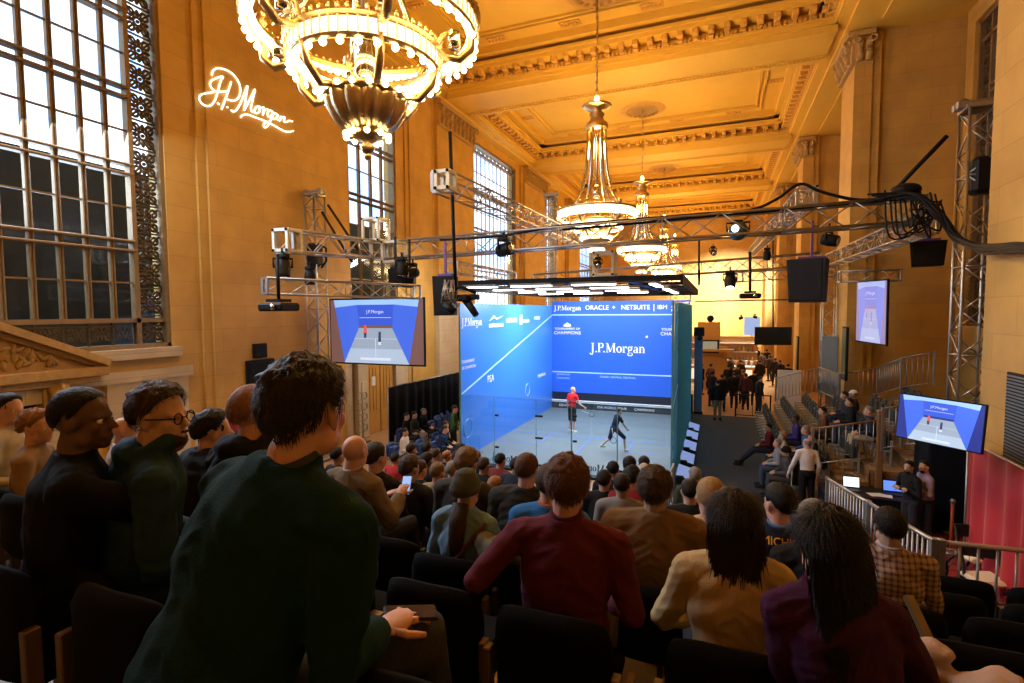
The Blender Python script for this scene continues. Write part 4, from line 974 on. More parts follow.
    for k in range(nl):
        z = 12.35 + k * (ZT - 12.45) / nl; mb.ring((x, y, z + .07), .045, .014, 10, 4, M=Matrix.Rotation(PI / 2, 3, 'X' if k % 2 else 'Y') @ Matrix.Diagonal((1, 1.8, 1)) if False else Matrix.Rotation(PI / 2, 3, 'X' if k % 2 else 'Y'))
    mb.tube([(x, y, 12.3), (x, y, ZT)], .022, 6); mb.build('chain', M_GOLD, t)
    return t
labs = ['nearest huge gilded chandelier with rings of glowing bulbs at the top left', 'second chandelier hanging above the court, full crown and curved columns visible', 'third chandelier, just right of the second one and partly behind the cross truss', 'fourth chandelier, small in the distance over the far truss', 'farthest and smallest chandelier near the end wall']
for i, y in enumerate(CHY): chandelier(y if i else 5.5, labs[i], i == 0)
# ================================================================= STANDS, CHAIRS, RAILS
M_SEATF = mat('black seat fabric', (.0045, .0045, .0055), .9, var=.3, spec=.12, bump=.25, bscale=160)
M_TANMET = mat('tan metal post', (.20, .14, .07), .4, .6, var=.15)
M_GREYSEAT = mat('charcoal seat fabric', (.030, .033, .036), .8, var=.2)
M_WHTLEG = mat('white painted leg', (.34, .34, .33), .45)
M_TIER = mat('brown tier boards', (.13, .075, .035), .5, var=.25, scale=4)
M_SBLUE = mat('blue seat', (.03, .07, .22), .6, var=.2)
rake = lambda y: 3.12 - .329 * (min(y, 4.4) - 1.2) - .285 * (max(y, 4.4) - 4.4)
ROWY = [1.2 + .82 * i for i in range(-1, 13)]
t = thing('tiered_platform', (-3.4, 5.5, 0), 'dark tiered seating platform stepping down from the camera to the court', 'platform')
for i, y in enumerate(ROWY):
    z = rake(y); mb = MB(); x1 = 4.3 if y < 6.0 else 1.95
    y0 = y - .42 if i else -1.2
    mb.bx(-9.2, x1, y0, y + .40, z - .12, z); mb.build('tier_floor', M_TIER, t)
    mb = MB(); mb.bx(-9.2, x1, y + .37, y + .40, max(0, z - .40), z - .12); mb.build('riser', M_BLACK, t)
mb = MB(); mb.bx(-9.2, 1.95, 11.42, 11.45, 0, rake(11.04)); mb.bx(-9.2, -9.15, -1.2, 11.4, 0, .15); 
for y in (0, 2.5, 5.0, 7.5): mb.bx(1.88, 1.95, y, y + .08, 0, rake(y) - .1); mb.bx(4.2, 4.28, min(y, 5.5), min(y, 5.5) + .08, 0, rake(min(y, 5.5)) - .12)
mb.build('support_frame', M_STEEL, t)

def back_panel(w, z0, z1, y, th, bend=.035, n=14, crown=.05, m=8):
    """upholstered backrest: rounded shoulders, slightly dished"""
    mb = MB(); vs = []; fs = []
    for s in (0, 1):
        for j in range(m + 1):
            v = j / m
            for i in range(n + 1):
                u = i / n * 2 - 1; k = 1 - abs(u) ** 6 * .0
                top = z1 - crown * abs(u) ** 4.0; x = u * w / 2 * (1 - .06 * (1 - v) - (.08 * max(0, v - .8) / .2 if abs(u) > .9 else 0))
                z = z0 + (top - z0) * v; edge = min(1, (1 - abs(u)) * 9 + .25) * min(1, (1 - v) * 7 + .25) * min(1, v * 7 + .3)
                yy = y + bend * u * u + (th * .5 * edge if s else -th * .5 * edge); vs.append((x, yy, z))
    N = (n + 1) * (m + 1)
    for j in range(m):
        for i in range(n):
            a = j * (n + 1) + i; fs.append((a, a + 1, a + n + 2, a + n + 1)); b = a + N; fs.append((b, b + n + 1, b + n + 2, b + 1))
    rim = [i for i in range(n + 1)] + [j * (n + 1) + n for j in range(1, m + 1)] + [m * (n + 1) + i for i in range(n - 1, -1, -1)] + [j * (n + 1) for j in range(m - 1, 0, -1)]
    for k in range(len(rim)):
        a, b = rim[k], rim[(k + 1) % len(rim)]; fs.append((a, a + N, b + N, b))
    mb.add(vs, fs, True); return mb
def make_chair(name, fab, leg, low=False):
    t = thing(name, (0, 0, 0), '', 'chair', local=True)
    back_panel(.47, .40, .80, -.215, .07).build('backrest', fab, t)
    mb = MB()
    if low: mb.box((0, -.12, .52), (.40, .07, .36), bev=.03)
    else: mb.box((0, .02, .41), (.43, .42, .09), bev=.035)
    mb.build('seat', fab, t)
    for s in (-1, 1):
        mb = MB(); mb.bx(s * .25 - .016, s * .25 + .016, -.24, -.19, .02, .62, .004)
        mb.bar((s * .25, -.2, .36), (s * .25, .16, .36), .03, .045); mb.bar((s * .25, .14, .36), (s * .25, .10, .03), .03, .04); mb.bx(s * .25 - .025, s * .25 + .025, -.27, .20, 0, .03, .006)
        mb.build('leg', leg, t)
    return t
chairA = make_chair('theatre_chair', M_SEATF, M_TANMET); usedA = [False]
chairB = make_chair('stand_chair', M_GREYSEAT, M_WHTLEG, True); usedB = [False]
chairC = make_chair('blue_chair', M_SBLUE, M_STEEL, True); usedC = [False]
def put_chair(proto, used, x, y, z, rz, label, group):
    o = proto if not used[0] else copy_tree(proto); used[0] = True
    o.location = (x, y, z); o.rotation_euler = (0, 0, rz); o['label'] = label; o['group'] = group; return o
ORD = ['front', 'second', 'third', 'fourth', 'fifth', 'sixth', 'seventh', 'eighth', 'ninth', 'tenth', 'eleventh', 'twelfth', 'thirteenth', 'fourteenth', 'fifteenth', 'sixteenth', 'seventeenth', 'eighteenth', 'nineteenth', 'twentieth']

# side stand on the right of the carpet
SR = [(1.75, 0.0, 14.4, 24.8), (2.42, .36, 14.8, 24.8), (3.08, .66, 14.9, 23.6), (3.74, .96, 14.9, 21.8), (4.5, 1.26, 15.0, 20.4), (5.3, 1.56, 15.4, 19.9)]
t = thing('side_platform', (4.4, 20, 0), 'tan side seating platform rising in steps toward the right windows', 'platform')
for i, (x, z, y0, y1) in enumerate(SR):
    if z > 0:
        mb = MB(); mb.bx(x - .34, x + .42, 14.4, y1 + .4, z - .08, z); mb.build('tier_floor', mat('tan boards %d' % i, (.30, .19, .10), .5, var=.15) if i == 1 else bpy.data.materials['tan boards 1'], t)
        mb = MB(); mb.bx(x - .34, x - .32, 14.4, y1 + .4, max(0, z - .38), z - .08); mb.bx(x - .34, x + .42, 14.4, 14.44, 0, z - .08); mb.build('riser', M_WOOD, t)
SIDE_TAKEN = []
def side_chairs():
    for i, (x, z, y0, y1) in enumerate(SR):
        n = int((y1 - y0) / .54)
        for k in range(n):
            y = y0 + (k + .5) * .54
            side = 'empty charcoal side chair, %s from the near end, %s row' % (ORD[k] if k else 'first', ORD[i] if i else 'lowest')
            for (ty, tx, who) in SIDE_TAKEN:
                if abs(ty - y) < .27 and abs(tx - x) < .3: side = 'charcoal side chair under the ' + ' '.join(who.split()[:11])
            put_chair(chairB, usedB, x, y, z, PI / 2, side, 'charcoal chairs of the right side stand')

def railing(pts, h, label, m=M_STEEL, gap=.13, name='railing', rail_m=None, zb=.08):
    pts = [Vector(p) for p in pts]; root = thing(name, tuple(pts[0]), label, 'railing')
    for a, b in zip(pts[:-1], pts[1:]):
        up = Vector((0, 0, h)); mb = MB(); mb.tube([a + up, b + up], .024, 8); mb.build('top_rail', rail_m or m, root)
        mb = MB(); mb.tube([a + Vector((0, 0, zb)), b + Vector((0, 0, zb))], .018, 6); mb.build('bottom_rail', m, root)
        L = (b - a).length; n = max(1, int(L / gap)); mb = MB()
        for k in range(1, n):
            p = a.lerp(b, k / n); mb.tube([p + Vector((0, 0, zb)), p + up], .012, 5)
        mb.build('balusters', m, root)
    for p in pts:
        mb = MB(); mb.bx(p.x - .03, p.x + .03, p.y - .03, p.y + .03, p.z, p.z + h + .03, .006); mb.build('post', m, root)
    return root
def rail_px(pts, h, label, **k):
    out = [Vector(at(px, py, **kw)) - Vector((0, 0, h)) for px, py, kw in pts]; return railing(out, h, label, **k)
rail_px([(776, 378, dict(y=24.6)), (818, 368, dict(y=24.0))], 1.0, 'grey railing at the far end of the side stand, before the white panel')
rail_px([(818, 367, dict(y=23.6)), (839, 374, dict(y=21.6))], 1.0, 'short slanting grey railing before the blue wrapped tower foot')
rail_px([(840, 374, dict(y=21.4)), (878, 368, dict(y=21.2)), (902, 358, dict(y=19.5)), (935, 352, dict(y=19.0))], 1.0, 'grey railing along the back of the side stand under the right screen')
rail_px([(813, 429, dict(y=14.5)), (881, 420, dict(y=14.4))], .95, 'brown topped railing at the near end of the side stand', rail_m=M_WOOD)
rail_px([(883, 409, dict(y=14.3)), (903, 405, dict(y=14.2)), (945, 400, dict(y=14.1))], 1.0, 'brown topped railing behind the television at the top of the side stand', rail_m=M_WOOD)
t = thing('newel_post', tuple(at(881, 470, y=14.35)), 'square brown corner post between the two near railings of the side stand', 'post'); mb = MB(); a = at(881, 412, y=14.35); mb.bx(a.x - .06, a.x + .06, a.y - .06, a.y + .06, 0, a.z, .01); mb.build('shaft', M_WOOD, t); mb = MB(); mb.bx(a.x - .075, a.x + .075, a.y - .075, a.y + .075, a.z, a.z + .04, .01); mb.build('cap', M_WOOD, t)
# metal barriers down the right edge of the main stand
A, B, Cc = at(828, 479, x=1.62), at(934, 541, x=1.98), at(1040, 549, y=at(934, 541, x=1.98).y)
h = 1.0; pA, pM, pB = A - Vector((0, 0, h)), (A + B) / 2 - Vector((0, 0, h)), B - Vector((0, 0, h))
railing([pA, pA.lerp(pB, .48)], h, 'far half of the silver barrier along the right aisle of the main stand', gap=.10)
railing([pA.lerp(pB, .5), pB], h, 'near half of the silver barrier along the right aisle, beside the checked shirt man', gap=.10)
railing([pB + Vector((.06, 0, 0)), Cc - Vector((0, 0, h)) + Vector((1.4, 0, 0))], h, 'brown grey barrier at the right edge of the picture before the red drape', gap=.14, rail_m=M_WOOD)
# crowd barrier before the front row at the court and little rails among the audience
rail_px([(651, 470, dict(y=12.6)), (660, 474, dict(y=12.2))], .6, 'tiny silver rail end near the right front corner of the court')
railing([(-.95, 13.1, .1), (-.95, 10.8, .35)], .9, 'silver stair rail between the front audience blocks', gap=.5)
railing([(-4.2, 11.0, .1), (-4.2, 9.0, .6)], .95, 'silver stair rail left of the bald man in the olive jacket', gap=.5)
railing([(.8, 25.15, 0), (2.2, 25.15, 0)], 1.0, 'black crowd barrier at the far end of the carpet runner', m=M_BLACK, gap=.7)
# white panel and far cross rails
t = thing('white_partition', (3.05, 26.2, 0), 'white partition board behind the railing at the far end of the side stand', 'partition'); mb = MB(); mb.bx(2.55, 3.5, 26.15, 26.22, .3, 2.05, .01); mb.build('board', M_WHITE, t); mb = MB(); mb.bx(2.6, 2.7, 26.1, 26.3, 0, .3); mb.bx(3.35, 3.45, 26.1, 26.3, 0, .3); mb.build('feet', M_STEEL, t)

def drape(pts, z0, z1a, z1b, name, m, label, amp=.05, freq=2.6, cat='curtain'):
    a, b = Vector(pts[0]), Vector(pts[1]); L = (b - a).length; n = max(8, int(L * freq * 8)); d = (b - a).normalized(); nn = Vector((-d.y, d.x, 0)); vs, fs = [], []
    for s in (0, 1):
        for i in range(n + 1):
            f = i / n; p = a + d * (L * f); w = amp * math.sin(f * L * freq * 2 * PI / 1.0 * .9 + .6 * math.sin(f * L * 3.1)); top = z1a + (z1b - z1a) * f
            for j in range(5):
                g = j / 4; q = p + nn * (w * (1.15 - .5 * g) + s * .012); vs.append((q.x, q.y, z0 + (top - z0) * g))
    N = (n + 1) * 5
    for i in range(n):
        for j in range(4):
            k = i * 5 + j; fs.append((k, k + 5, k + 6, k + 1)); k += N; fs.append((k, k + 1, k + 6, k + 5))
    for i in range(n): k = i * 5; fs.append((k, k + N, k + 5 + N, k + 5)); k = i * 5 + 4; fs.append((k, k + 5, k + 5 + N, k + N))
    for k0 in (0, n * 5):
        for j in range(4): fs.append((k0 + j, k0 + j + 1, k0 + j + 1 + N, k0 + j + N))
    t = thing(name, tuple(a), label, cat); mb = MB(); mb.add(vs, fs, True); mb.build('cloth', m, t)
    mb = MB(); mb.tube([(a.x, a.y, z1a), (b.x, b.y, z1b)], .02, 6); mb.tube([(a.x, a.y, 0), (a.x, a.y, z1a)], .02, 6); mb.tube([(b.x, b.y, 0), (b.x, b.y, z1b)], .02, 6); mb.build('pipe_frame', M_STEEL, t)
    return t
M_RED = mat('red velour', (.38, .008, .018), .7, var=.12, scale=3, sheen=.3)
drape([(4.12, 11.3, 0), (4.12, 5.5, 0)], 0, 2.45, 2.50, 'red_drape', M_RED, 'red pleated drape hanging along the near right wall', amp=.06, freq=2.2)
drape([(-10.0, 14.2, 0), (-10.0, 24.6, 0)], 0, 2.3, 2.2, 'black_drape', M_BLKFAB, 'black pleated drape behind the seats on the left of the court', amp=.05, freq=2.0)
drape([(-7.9, 24.9, 0), (-1.0, 24.9, 0)], 0, .95, .95, 'low_drape', M_BLKFAB, 'low black drape across the foot of the far court wall', amp=.02, freq=2.0)
a, b = at(262, 404, d=8.5), at(196, 424, d=7.2)
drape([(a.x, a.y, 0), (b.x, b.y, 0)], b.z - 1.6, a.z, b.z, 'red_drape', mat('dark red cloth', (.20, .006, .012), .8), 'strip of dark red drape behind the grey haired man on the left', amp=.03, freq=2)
# black clad base under the television
c = at(930, 480, y=11.9); t = thing('draped_column', (4.72, 13.7, 0), 'black draped column under the flat television', 'column'); mb = MB(); mb.box((4.78, 13.8, 1.32), (1.15, .9, 2.6), bev=.03); mb.build('cloth', M_BLKFAB, t)
p = at(940, 430, d=8.4); mb = MB(); mb.bar((p.x + .1, p.y + .15, p.z), (4.5, 13.3, p.z - .1), .06); mb.box((p.x + .08, p.y + .12, p.z + .02), (.3, .1, .3), rz=-.8, bev=.01); mb.build('television_arm', M_PLASTIC, t)
# technical table with laptops
q = at(868, 492, z=.75); t = thing('technical_table', (q.x, q.y, 0), 'long table in black cloth with laptops behind the aisle barrier', 'table')
mb = MB(); mb.box((q.x + .05, q.y, .36), (1.9, .8, .72), bev=.02); mb.build('table_cloth', M_BLKFAB, t); mb = MB(); mb.box((q.x + .05, q.y, .735), (1.92, .82, .03), bev=.01); mb.build('tabletop', M_BLACK, t)
M_LAP = emit('laptop screen', (.75, .9, 1.0), 1.6); M_LAP2 = emit('laptop screen blue', (.12, .25, .9), 1.2)
for px, py, w, mm, lb in ((852, 473, .30, M_LAP, 'open laptop with a bright white screen on the black table'), (896, 474, .42, M_LAP2, 'open laptop with a blue screen on the black table, next to the crew')):
    p = at(px, py, y=q.y + .1); t = thing('laptop', (p.x, p.y, .75), lb, 'laptop'); mb = MB(); mb.box((p.x, p.y - .1, .762), (w + .03, .24, .02), bev=.004); mb.build('keyboard_base', M_PLASTIC, t)
    R = Matrix.Rotation(-.2, 3, 'X'); mb = MB(); mb.box((p.x, p.y + .05, .90), (w + .03, .012, .25), M=R, bev=.003); l = mb.build('lid', M_PLASTIC, t); mb = MB(); mb.box((p.x, p.y + .04, .90), (w, .004, .21), M=R); mb.build('screen', mm, l)
p = at(875, 480, y=q.y); t = thing('papers', (p.x, p.y - .1, .75), 'loose sheets of paper on the black technical table', 'papers'); mb = MB(); mb.box((p.x, p.y - .15, .756), (.3, .21, .008), rz=.3); mb.build('sheet', M_WHITE, t); mb = MB(); mb.box((p.x + .12, p.y - .2, .766), (.3, .21, .006), rz=-.2); mb.build('sheet', M_WHITE, t)
p = at(840, 475, y=q.y); t = thing('paper_cup', (p.x, p.y, .75), 'orange cup on the black technical table left of the bright laptop', 'cup'); mb = MB(); mb.lathe([(0, 0), (.03, 0), (.04, .1), (.036, .1), (.028, .01)], (p.x, p.y, .75), 14); mb.build('cup', mat('orange paper', (.6, .18, .04)), t); mb = MB(); mb.lathe([(0, .105), (.042, .105), (.042, .095)], (p.x, p.y, .75), 14); mb.build('lid', M_WHITE, t)
p = at(952, 520, y=12.4); t = thing('bollard', (p.x, p.y, 0), 'slim orange red post standing before the black draped column', 'post'); mb = MB(); mb.tube([(p.x, p.y, .03), (p.x, p.y, 1.0)], .03, 10); mb.build('shaft', mat('orange metal', (.45, .09, .03), .35), t); mb = MB(); mb.lathe([(0, .04), (.14, .03), (.16, 0), (0, 0)], (p.x, p.y, 0), 20); mb.sphere((p.x, p.y, 1.02), .05); mb.build('foot', M_STEEL, t)
# folding chairs and a coiled hose behind the right barrier
for k, (px, py) in enumerate(((978, 556), (985, 578))):
    p = at(px, py, z=.62); t = thing('folding_chair', (p.x, p.y, 0), ['folding chair with a white cushion nearer the draped column', 'folding chair with a cream cushion nearer the right barrier'][k], 'chair')
    mb = MB(); mb.box((p.x, p.y, .60), (.48, .42, .09), rz=.3, bev=.035); mb.build('seat_cushion', mat('cream cushion %d' % k, (.70, .58, .42), .7), t)
    mb = MB()
    for s in (-1, 1): mb.tube([(p.x + s * .24, p.y - .25, 0), (p.x + s * .24, p.y + .25, 1.05)], .025, 6); mb.tube([(p.x + s * .2, p.y + .25, 0), (p.x + s * .2, p.y - .22, .58)], .025, 6)
    mb.box((p.x, p.y + .24, .95), (.48, .04, .22), bev=.015); mb.build('frame', M_PLASTIC, t)
p = at(945, 590, z=.1); t = thing('bicycle', (p.x, p.y, 0), 'dark bicycle wheels lying behind the aisle barrier on the red floor', 'bicycle')
for dx in (-.3, .3):
    mb = MB(); mb.ring((p.x + dx, p.y, .45), .32, .02, 32, 6, M=Matrix.Rotation(PI / 2, 3, 'X'))
    for k in range(12): a = k * PI / 6; mb.tube([(p.x + dx, p.y, .45), (p.x + dx + .32 * math.cos(a), p.y, .45 + .32 * math.sin(a))], .004, 4)
    mb.build('wheel', M_PLASTIC, t)
mb = MB(); mb.tube([(p.x - .3, p.y, .45), (p.x - .1, p.y, .8), (p.x + .15, p.y, .8), (p.x + .3, p.y, .45)], .02, 6); mb.tube([(p.x - .1, p.y, .8), (p.x, p.y, .42), (p.x + .15, p.y, .8)], .02, 6); mb.build('frame', M_STEEL, t)

# ================================================================= FAR HALL: BAR
M_GOLDW = mat('gold board', (.62, .36, .10), .5, var=.15)
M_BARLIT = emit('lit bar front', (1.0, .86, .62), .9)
t = thing('bar_counter', (1.0, 37, 0), 'long lit bar counter crowded with guests at the far end of the hall', 'bar')
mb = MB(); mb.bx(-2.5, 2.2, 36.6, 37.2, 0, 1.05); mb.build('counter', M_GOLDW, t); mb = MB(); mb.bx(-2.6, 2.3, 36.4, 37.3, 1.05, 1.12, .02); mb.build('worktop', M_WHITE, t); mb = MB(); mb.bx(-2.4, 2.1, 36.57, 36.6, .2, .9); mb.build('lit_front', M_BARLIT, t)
t = thing('back_bar', (0, 40, 0), 'shelved back bar with mirrors behind the crowd', 'shelf'); mb = MB(); mb.bx(-2.5, 2.6, 39.9, 40.1, 0, 2.9); mb.build('back_panel', mat('amber panel', (.36, .21, .09), .4), t)
for z in (1.2, 1.8, 2.4): mb = MB(); mb.bx(-2.5, 2.6, 39.6, 39.95, z, z + .05); mb.build('shelf_board', M_WHITE, t)
random.seed(5); BC = [mat('bottle %d' % i, c, .15, 0, var=.1) for i, c in enumerate([(.5, .3, .1), (.7, .65, .55), (.1, .25, .12), (.45, .08, .05), (.15, .2, .5)])]
for k in range(34):
    x = -2.2 + (k % 17) * .28; z = 1.25 if k < 17 else 1.85; mb = MB(); hh = random.uniform(.26, .42); mb.lathe([(0, 0), (.055, 0), (.06, hh * .55), (.022, hh * .75), (.022, hh), (0, hh)], (x, 39.75, z), 10)
    o = mb.build('bottle', BC[k % 5], org=(x, 39.75, z)); tag(o, 'small bottle standing on the far back bar shelves', 'bottle', 'bottles on the back bar')
# gold booth with monitor beside the court
a = at(712, 336, y=33); t = thing('gold_booth', (a.x, 33, 0), 'gold fronted booth with an orange sign box and a monitor above the guests', 'booth'); x = a.x
mb = MB(); mb.bx(x - .9, x + .85, 33, 33.2, 0, 2.6); mb.build('front_board', M_GOLDW, t)
mb = MB(); mb.bx(x - .8, x + .45, 32.6, 33.2, at(712, 343, y=33).z, at(712, 322, y=33).z, .03); mb.build('sign_box', mat('orange box', (.70, .36, .08), .5), t)
mb = MB(); z0 = at(712, 353, y=32.5).z; z1 = at(712, 340, y=32.5).z; mb.bx(x - .8, x + .4, 32.45, 32.55, z0, z1, .02); s_ = mb.build('monitor', M_PLASTIC, t); mb = MB(); mb.bx(x - .7, x + .3, 32.43, 32.45, z0 + .08, z1 - .08); mb.build('screen', emit('dim monitor', (.42, .42, .30), .5), s_)
mb = MB(); mb.sphere((x - .1, 32.9, z1 + 1.25), .2, 10, 7, (1, .7, 1)); mb.bar((x - .1, 32.9, z1 + .8), (x - .1, 32.9, z1 + 1.3), .2); mb.build('lamp_cluster', M_PLASTIC, t)
mb = MB(); mb.bx(x - 1.3, x + 1.2, 32.3, 32.9, 2.35, 2.5, .02); mb.build('shelf_board', M_GOLDW, t)
mb = MB(); mb.tube([(-1.3, 34, 5.3), (3.9, 34, 5.35)], .05, 6); o = mb.build('lighting_pipe', M_STEEL, org=(-1.3, 34, 5.3)); tag(o, 'long thin horizontal pipe strung across the far hall above the bar', 'pipe')
for k in range(16):
    x = -2.3 + k * .29 + random.uniform(-.05, .05); mb = MB(); hh = random.uniform(.18, .34); mb.lathe([(0, 0), (.05, 0), (.035, .04), (.06, hh), (.0, hh)], (x, 36.8, 1.12), 10); mb.sphere((x, 36.8, 1.12 + hh + .07), .10, 8, 6, (1.1, 1, .8))
    o = mb.build('vase', [mat('vase %d' % k, random.choice([(.8, .75, .65), (.6, .35, .12), (.7, .7, .75), (.3, .12, .06)]), .3)], org=(x, 36.8, 1.12)); tag(o, 'small vase or dish standing on the far bar counter', 'vase', 'vases along the bar counter')
# white event boards at the far wall
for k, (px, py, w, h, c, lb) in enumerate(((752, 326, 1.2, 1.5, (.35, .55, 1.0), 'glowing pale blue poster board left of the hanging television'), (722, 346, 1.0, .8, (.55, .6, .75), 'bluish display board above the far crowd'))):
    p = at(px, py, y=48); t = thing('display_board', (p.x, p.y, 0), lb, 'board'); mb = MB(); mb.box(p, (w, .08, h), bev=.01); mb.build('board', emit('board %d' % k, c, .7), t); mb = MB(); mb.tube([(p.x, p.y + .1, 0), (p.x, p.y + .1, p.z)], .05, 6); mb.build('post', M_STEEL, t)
# green exit-like wall fittings on the right piers
for px, py, lb in ((798, 352, 'tall dark narrow poster frame on the far pier beside the crowd'), (846, 352, 'tall dark narrow panel on the pier beside the right projection screen')):
    p = at(px, py, x=XP - .13); t = thing('poster_frame', (XP - .13, p.y, p.z - .8), lb, 'poster'); mb = MB(); mb.bx(XP - .20, XP - .12, p.y - .35, p.y + .35, p.z - 1.0, p.z + .9, .01); mb.build('frame', M_BLACK, t); mb = MB(); mb.bx(XP - .21, XP - .20, p.y - .3, p.y + .3, p.z - .94, p.z + .84); mb.build('poster', mat('dark poster', (.05, .08, .07), .4), t)
# ================================================================= PEOPLE
_mc = {}
def cm(kind, col):
    k = (kind, tuple(round(c, 3) for c in col))
    if k not in _mc:
        if kind == 'skin':
            _mc[k] = mat('skin', col, .5, var=.10, scale=14, bump=.12, bscale=120); b = _mc[k].node_tree.nodes['Principled BSDF']; b.inputs['Subsurface Weight'].default_value = .08; b.inputs['Subsurface Radius'].default_value = (.02, .008, .004)
        elif kind == 'hair': _mc[k] = mat('hair', [c * .8 for c in col], .55, var=.35, scale=60, bump=.6, bscale=150, spec=.25)
        elif kind == 'knit': _mc[k] = mat('knit', col, .9, var=.12, scale=20, bump=.35, bscale=220, spec=.12)
        elif kind == 'plaid': _mc[k] = plaid_mat()
        else: _mc[k] = mat('cloth', col, .85, var=.12, scale=9, bump=.25, bscale=90, spec=.2)
    return _mc[k]
def plaid_mat():
    m, nt, b = new_mat('plaid cotton'); tc = nt.nodes.new('ShaderNodeTexCoord'); out = None
    base = nt.nodes.new('ShaderNodeMix'); base.data_type = 'RGBA'; base.inputs[6].default_value = (.40, .30, .24, 1); base.inputs[7].default_value = (.10, .035, .03, 1)
    for ax, ds in (('X', 24), ('Z', 24)):
        w = nt.nodes.new('ShaderNodeTexWave'); w.bands_direction = ax; w.inputs['Scale'].default_value = ds / 2.6; nt.links.new(tc.outputs['Object'], w.inputs['Vector'])
        r = nt.nodes.new('ShaderNodeMapRange'); r.inputs[1].default_value = .55; r.inputs[2].default_value = .75; nt.links.new(w.outputs['Fac'], r.inputs[0])
        if out is None: out = r
        else:
            a = nt.nodes.new('ShaderNodeMath'); a.operation = 'ADD'; nt.links.new(out.outputs[0], a.inputs[0]); nt.links.new(r.outputs[0], a.inputs[1]); q = nt.nodes.new('ShaderNodeMath'); q.operation = 'MULTIPLY'; q.inputs[1].default_value = .5; nt.links.new(a.outputs[0], q.inputs[0]); nt.links.new(q.outputs[0], base.inputs[0])
    nt.links.new(base.outputs[2], b.inputs['Base Color']); b.inputs['Roughness'].default_value = .85; return m
SK = {'fair': (.56, .33, .23), 'pink': (.62, .34, .25), 'tan': (.42, .25, .16), 'dark': (.115, .060, .040), 'olive': (.40, .26, .17)}
HR = {'black': (.010, .009, .009), 'dark': (.022, .015, .010), 'brown': (.060, .034, .018), 'auburn': (.11, .045, .02), 'grey': (.26, .24, .22), 'white': (.55, .52, .48), 'blond': (.38, .24, .10), 'orange': (.36, .17, .07), 'sandy': (.20, .12, .06)}
sstep = lambda x: 0 if x <= 0 else 1 if x >= 1 else x * x * (3 - 2 * x)
HL = [(0, 40), (45, 30), (70, 8), (84, -14), (92, 6), (104, 2), (120, -22), (150, -36), (180, -40)]
def hairline(az, tab=HL):
    az = abs(az)
    for (a0, e0), (a1, e1) in zip(tab[:-1], tab[1:]):
        if az <= a1: return e0 + (e1 - e0) * (az - a0) / (a1 - a0)
    return tab[-1][1]
HC = Vector((0, -.012, .028))
def scalp_r(d, hs):
    return 1 / math.sqrt((d.x / .079) ** 2 + (d.y / .1) ** 2 + (d.z / .092) ** 2)
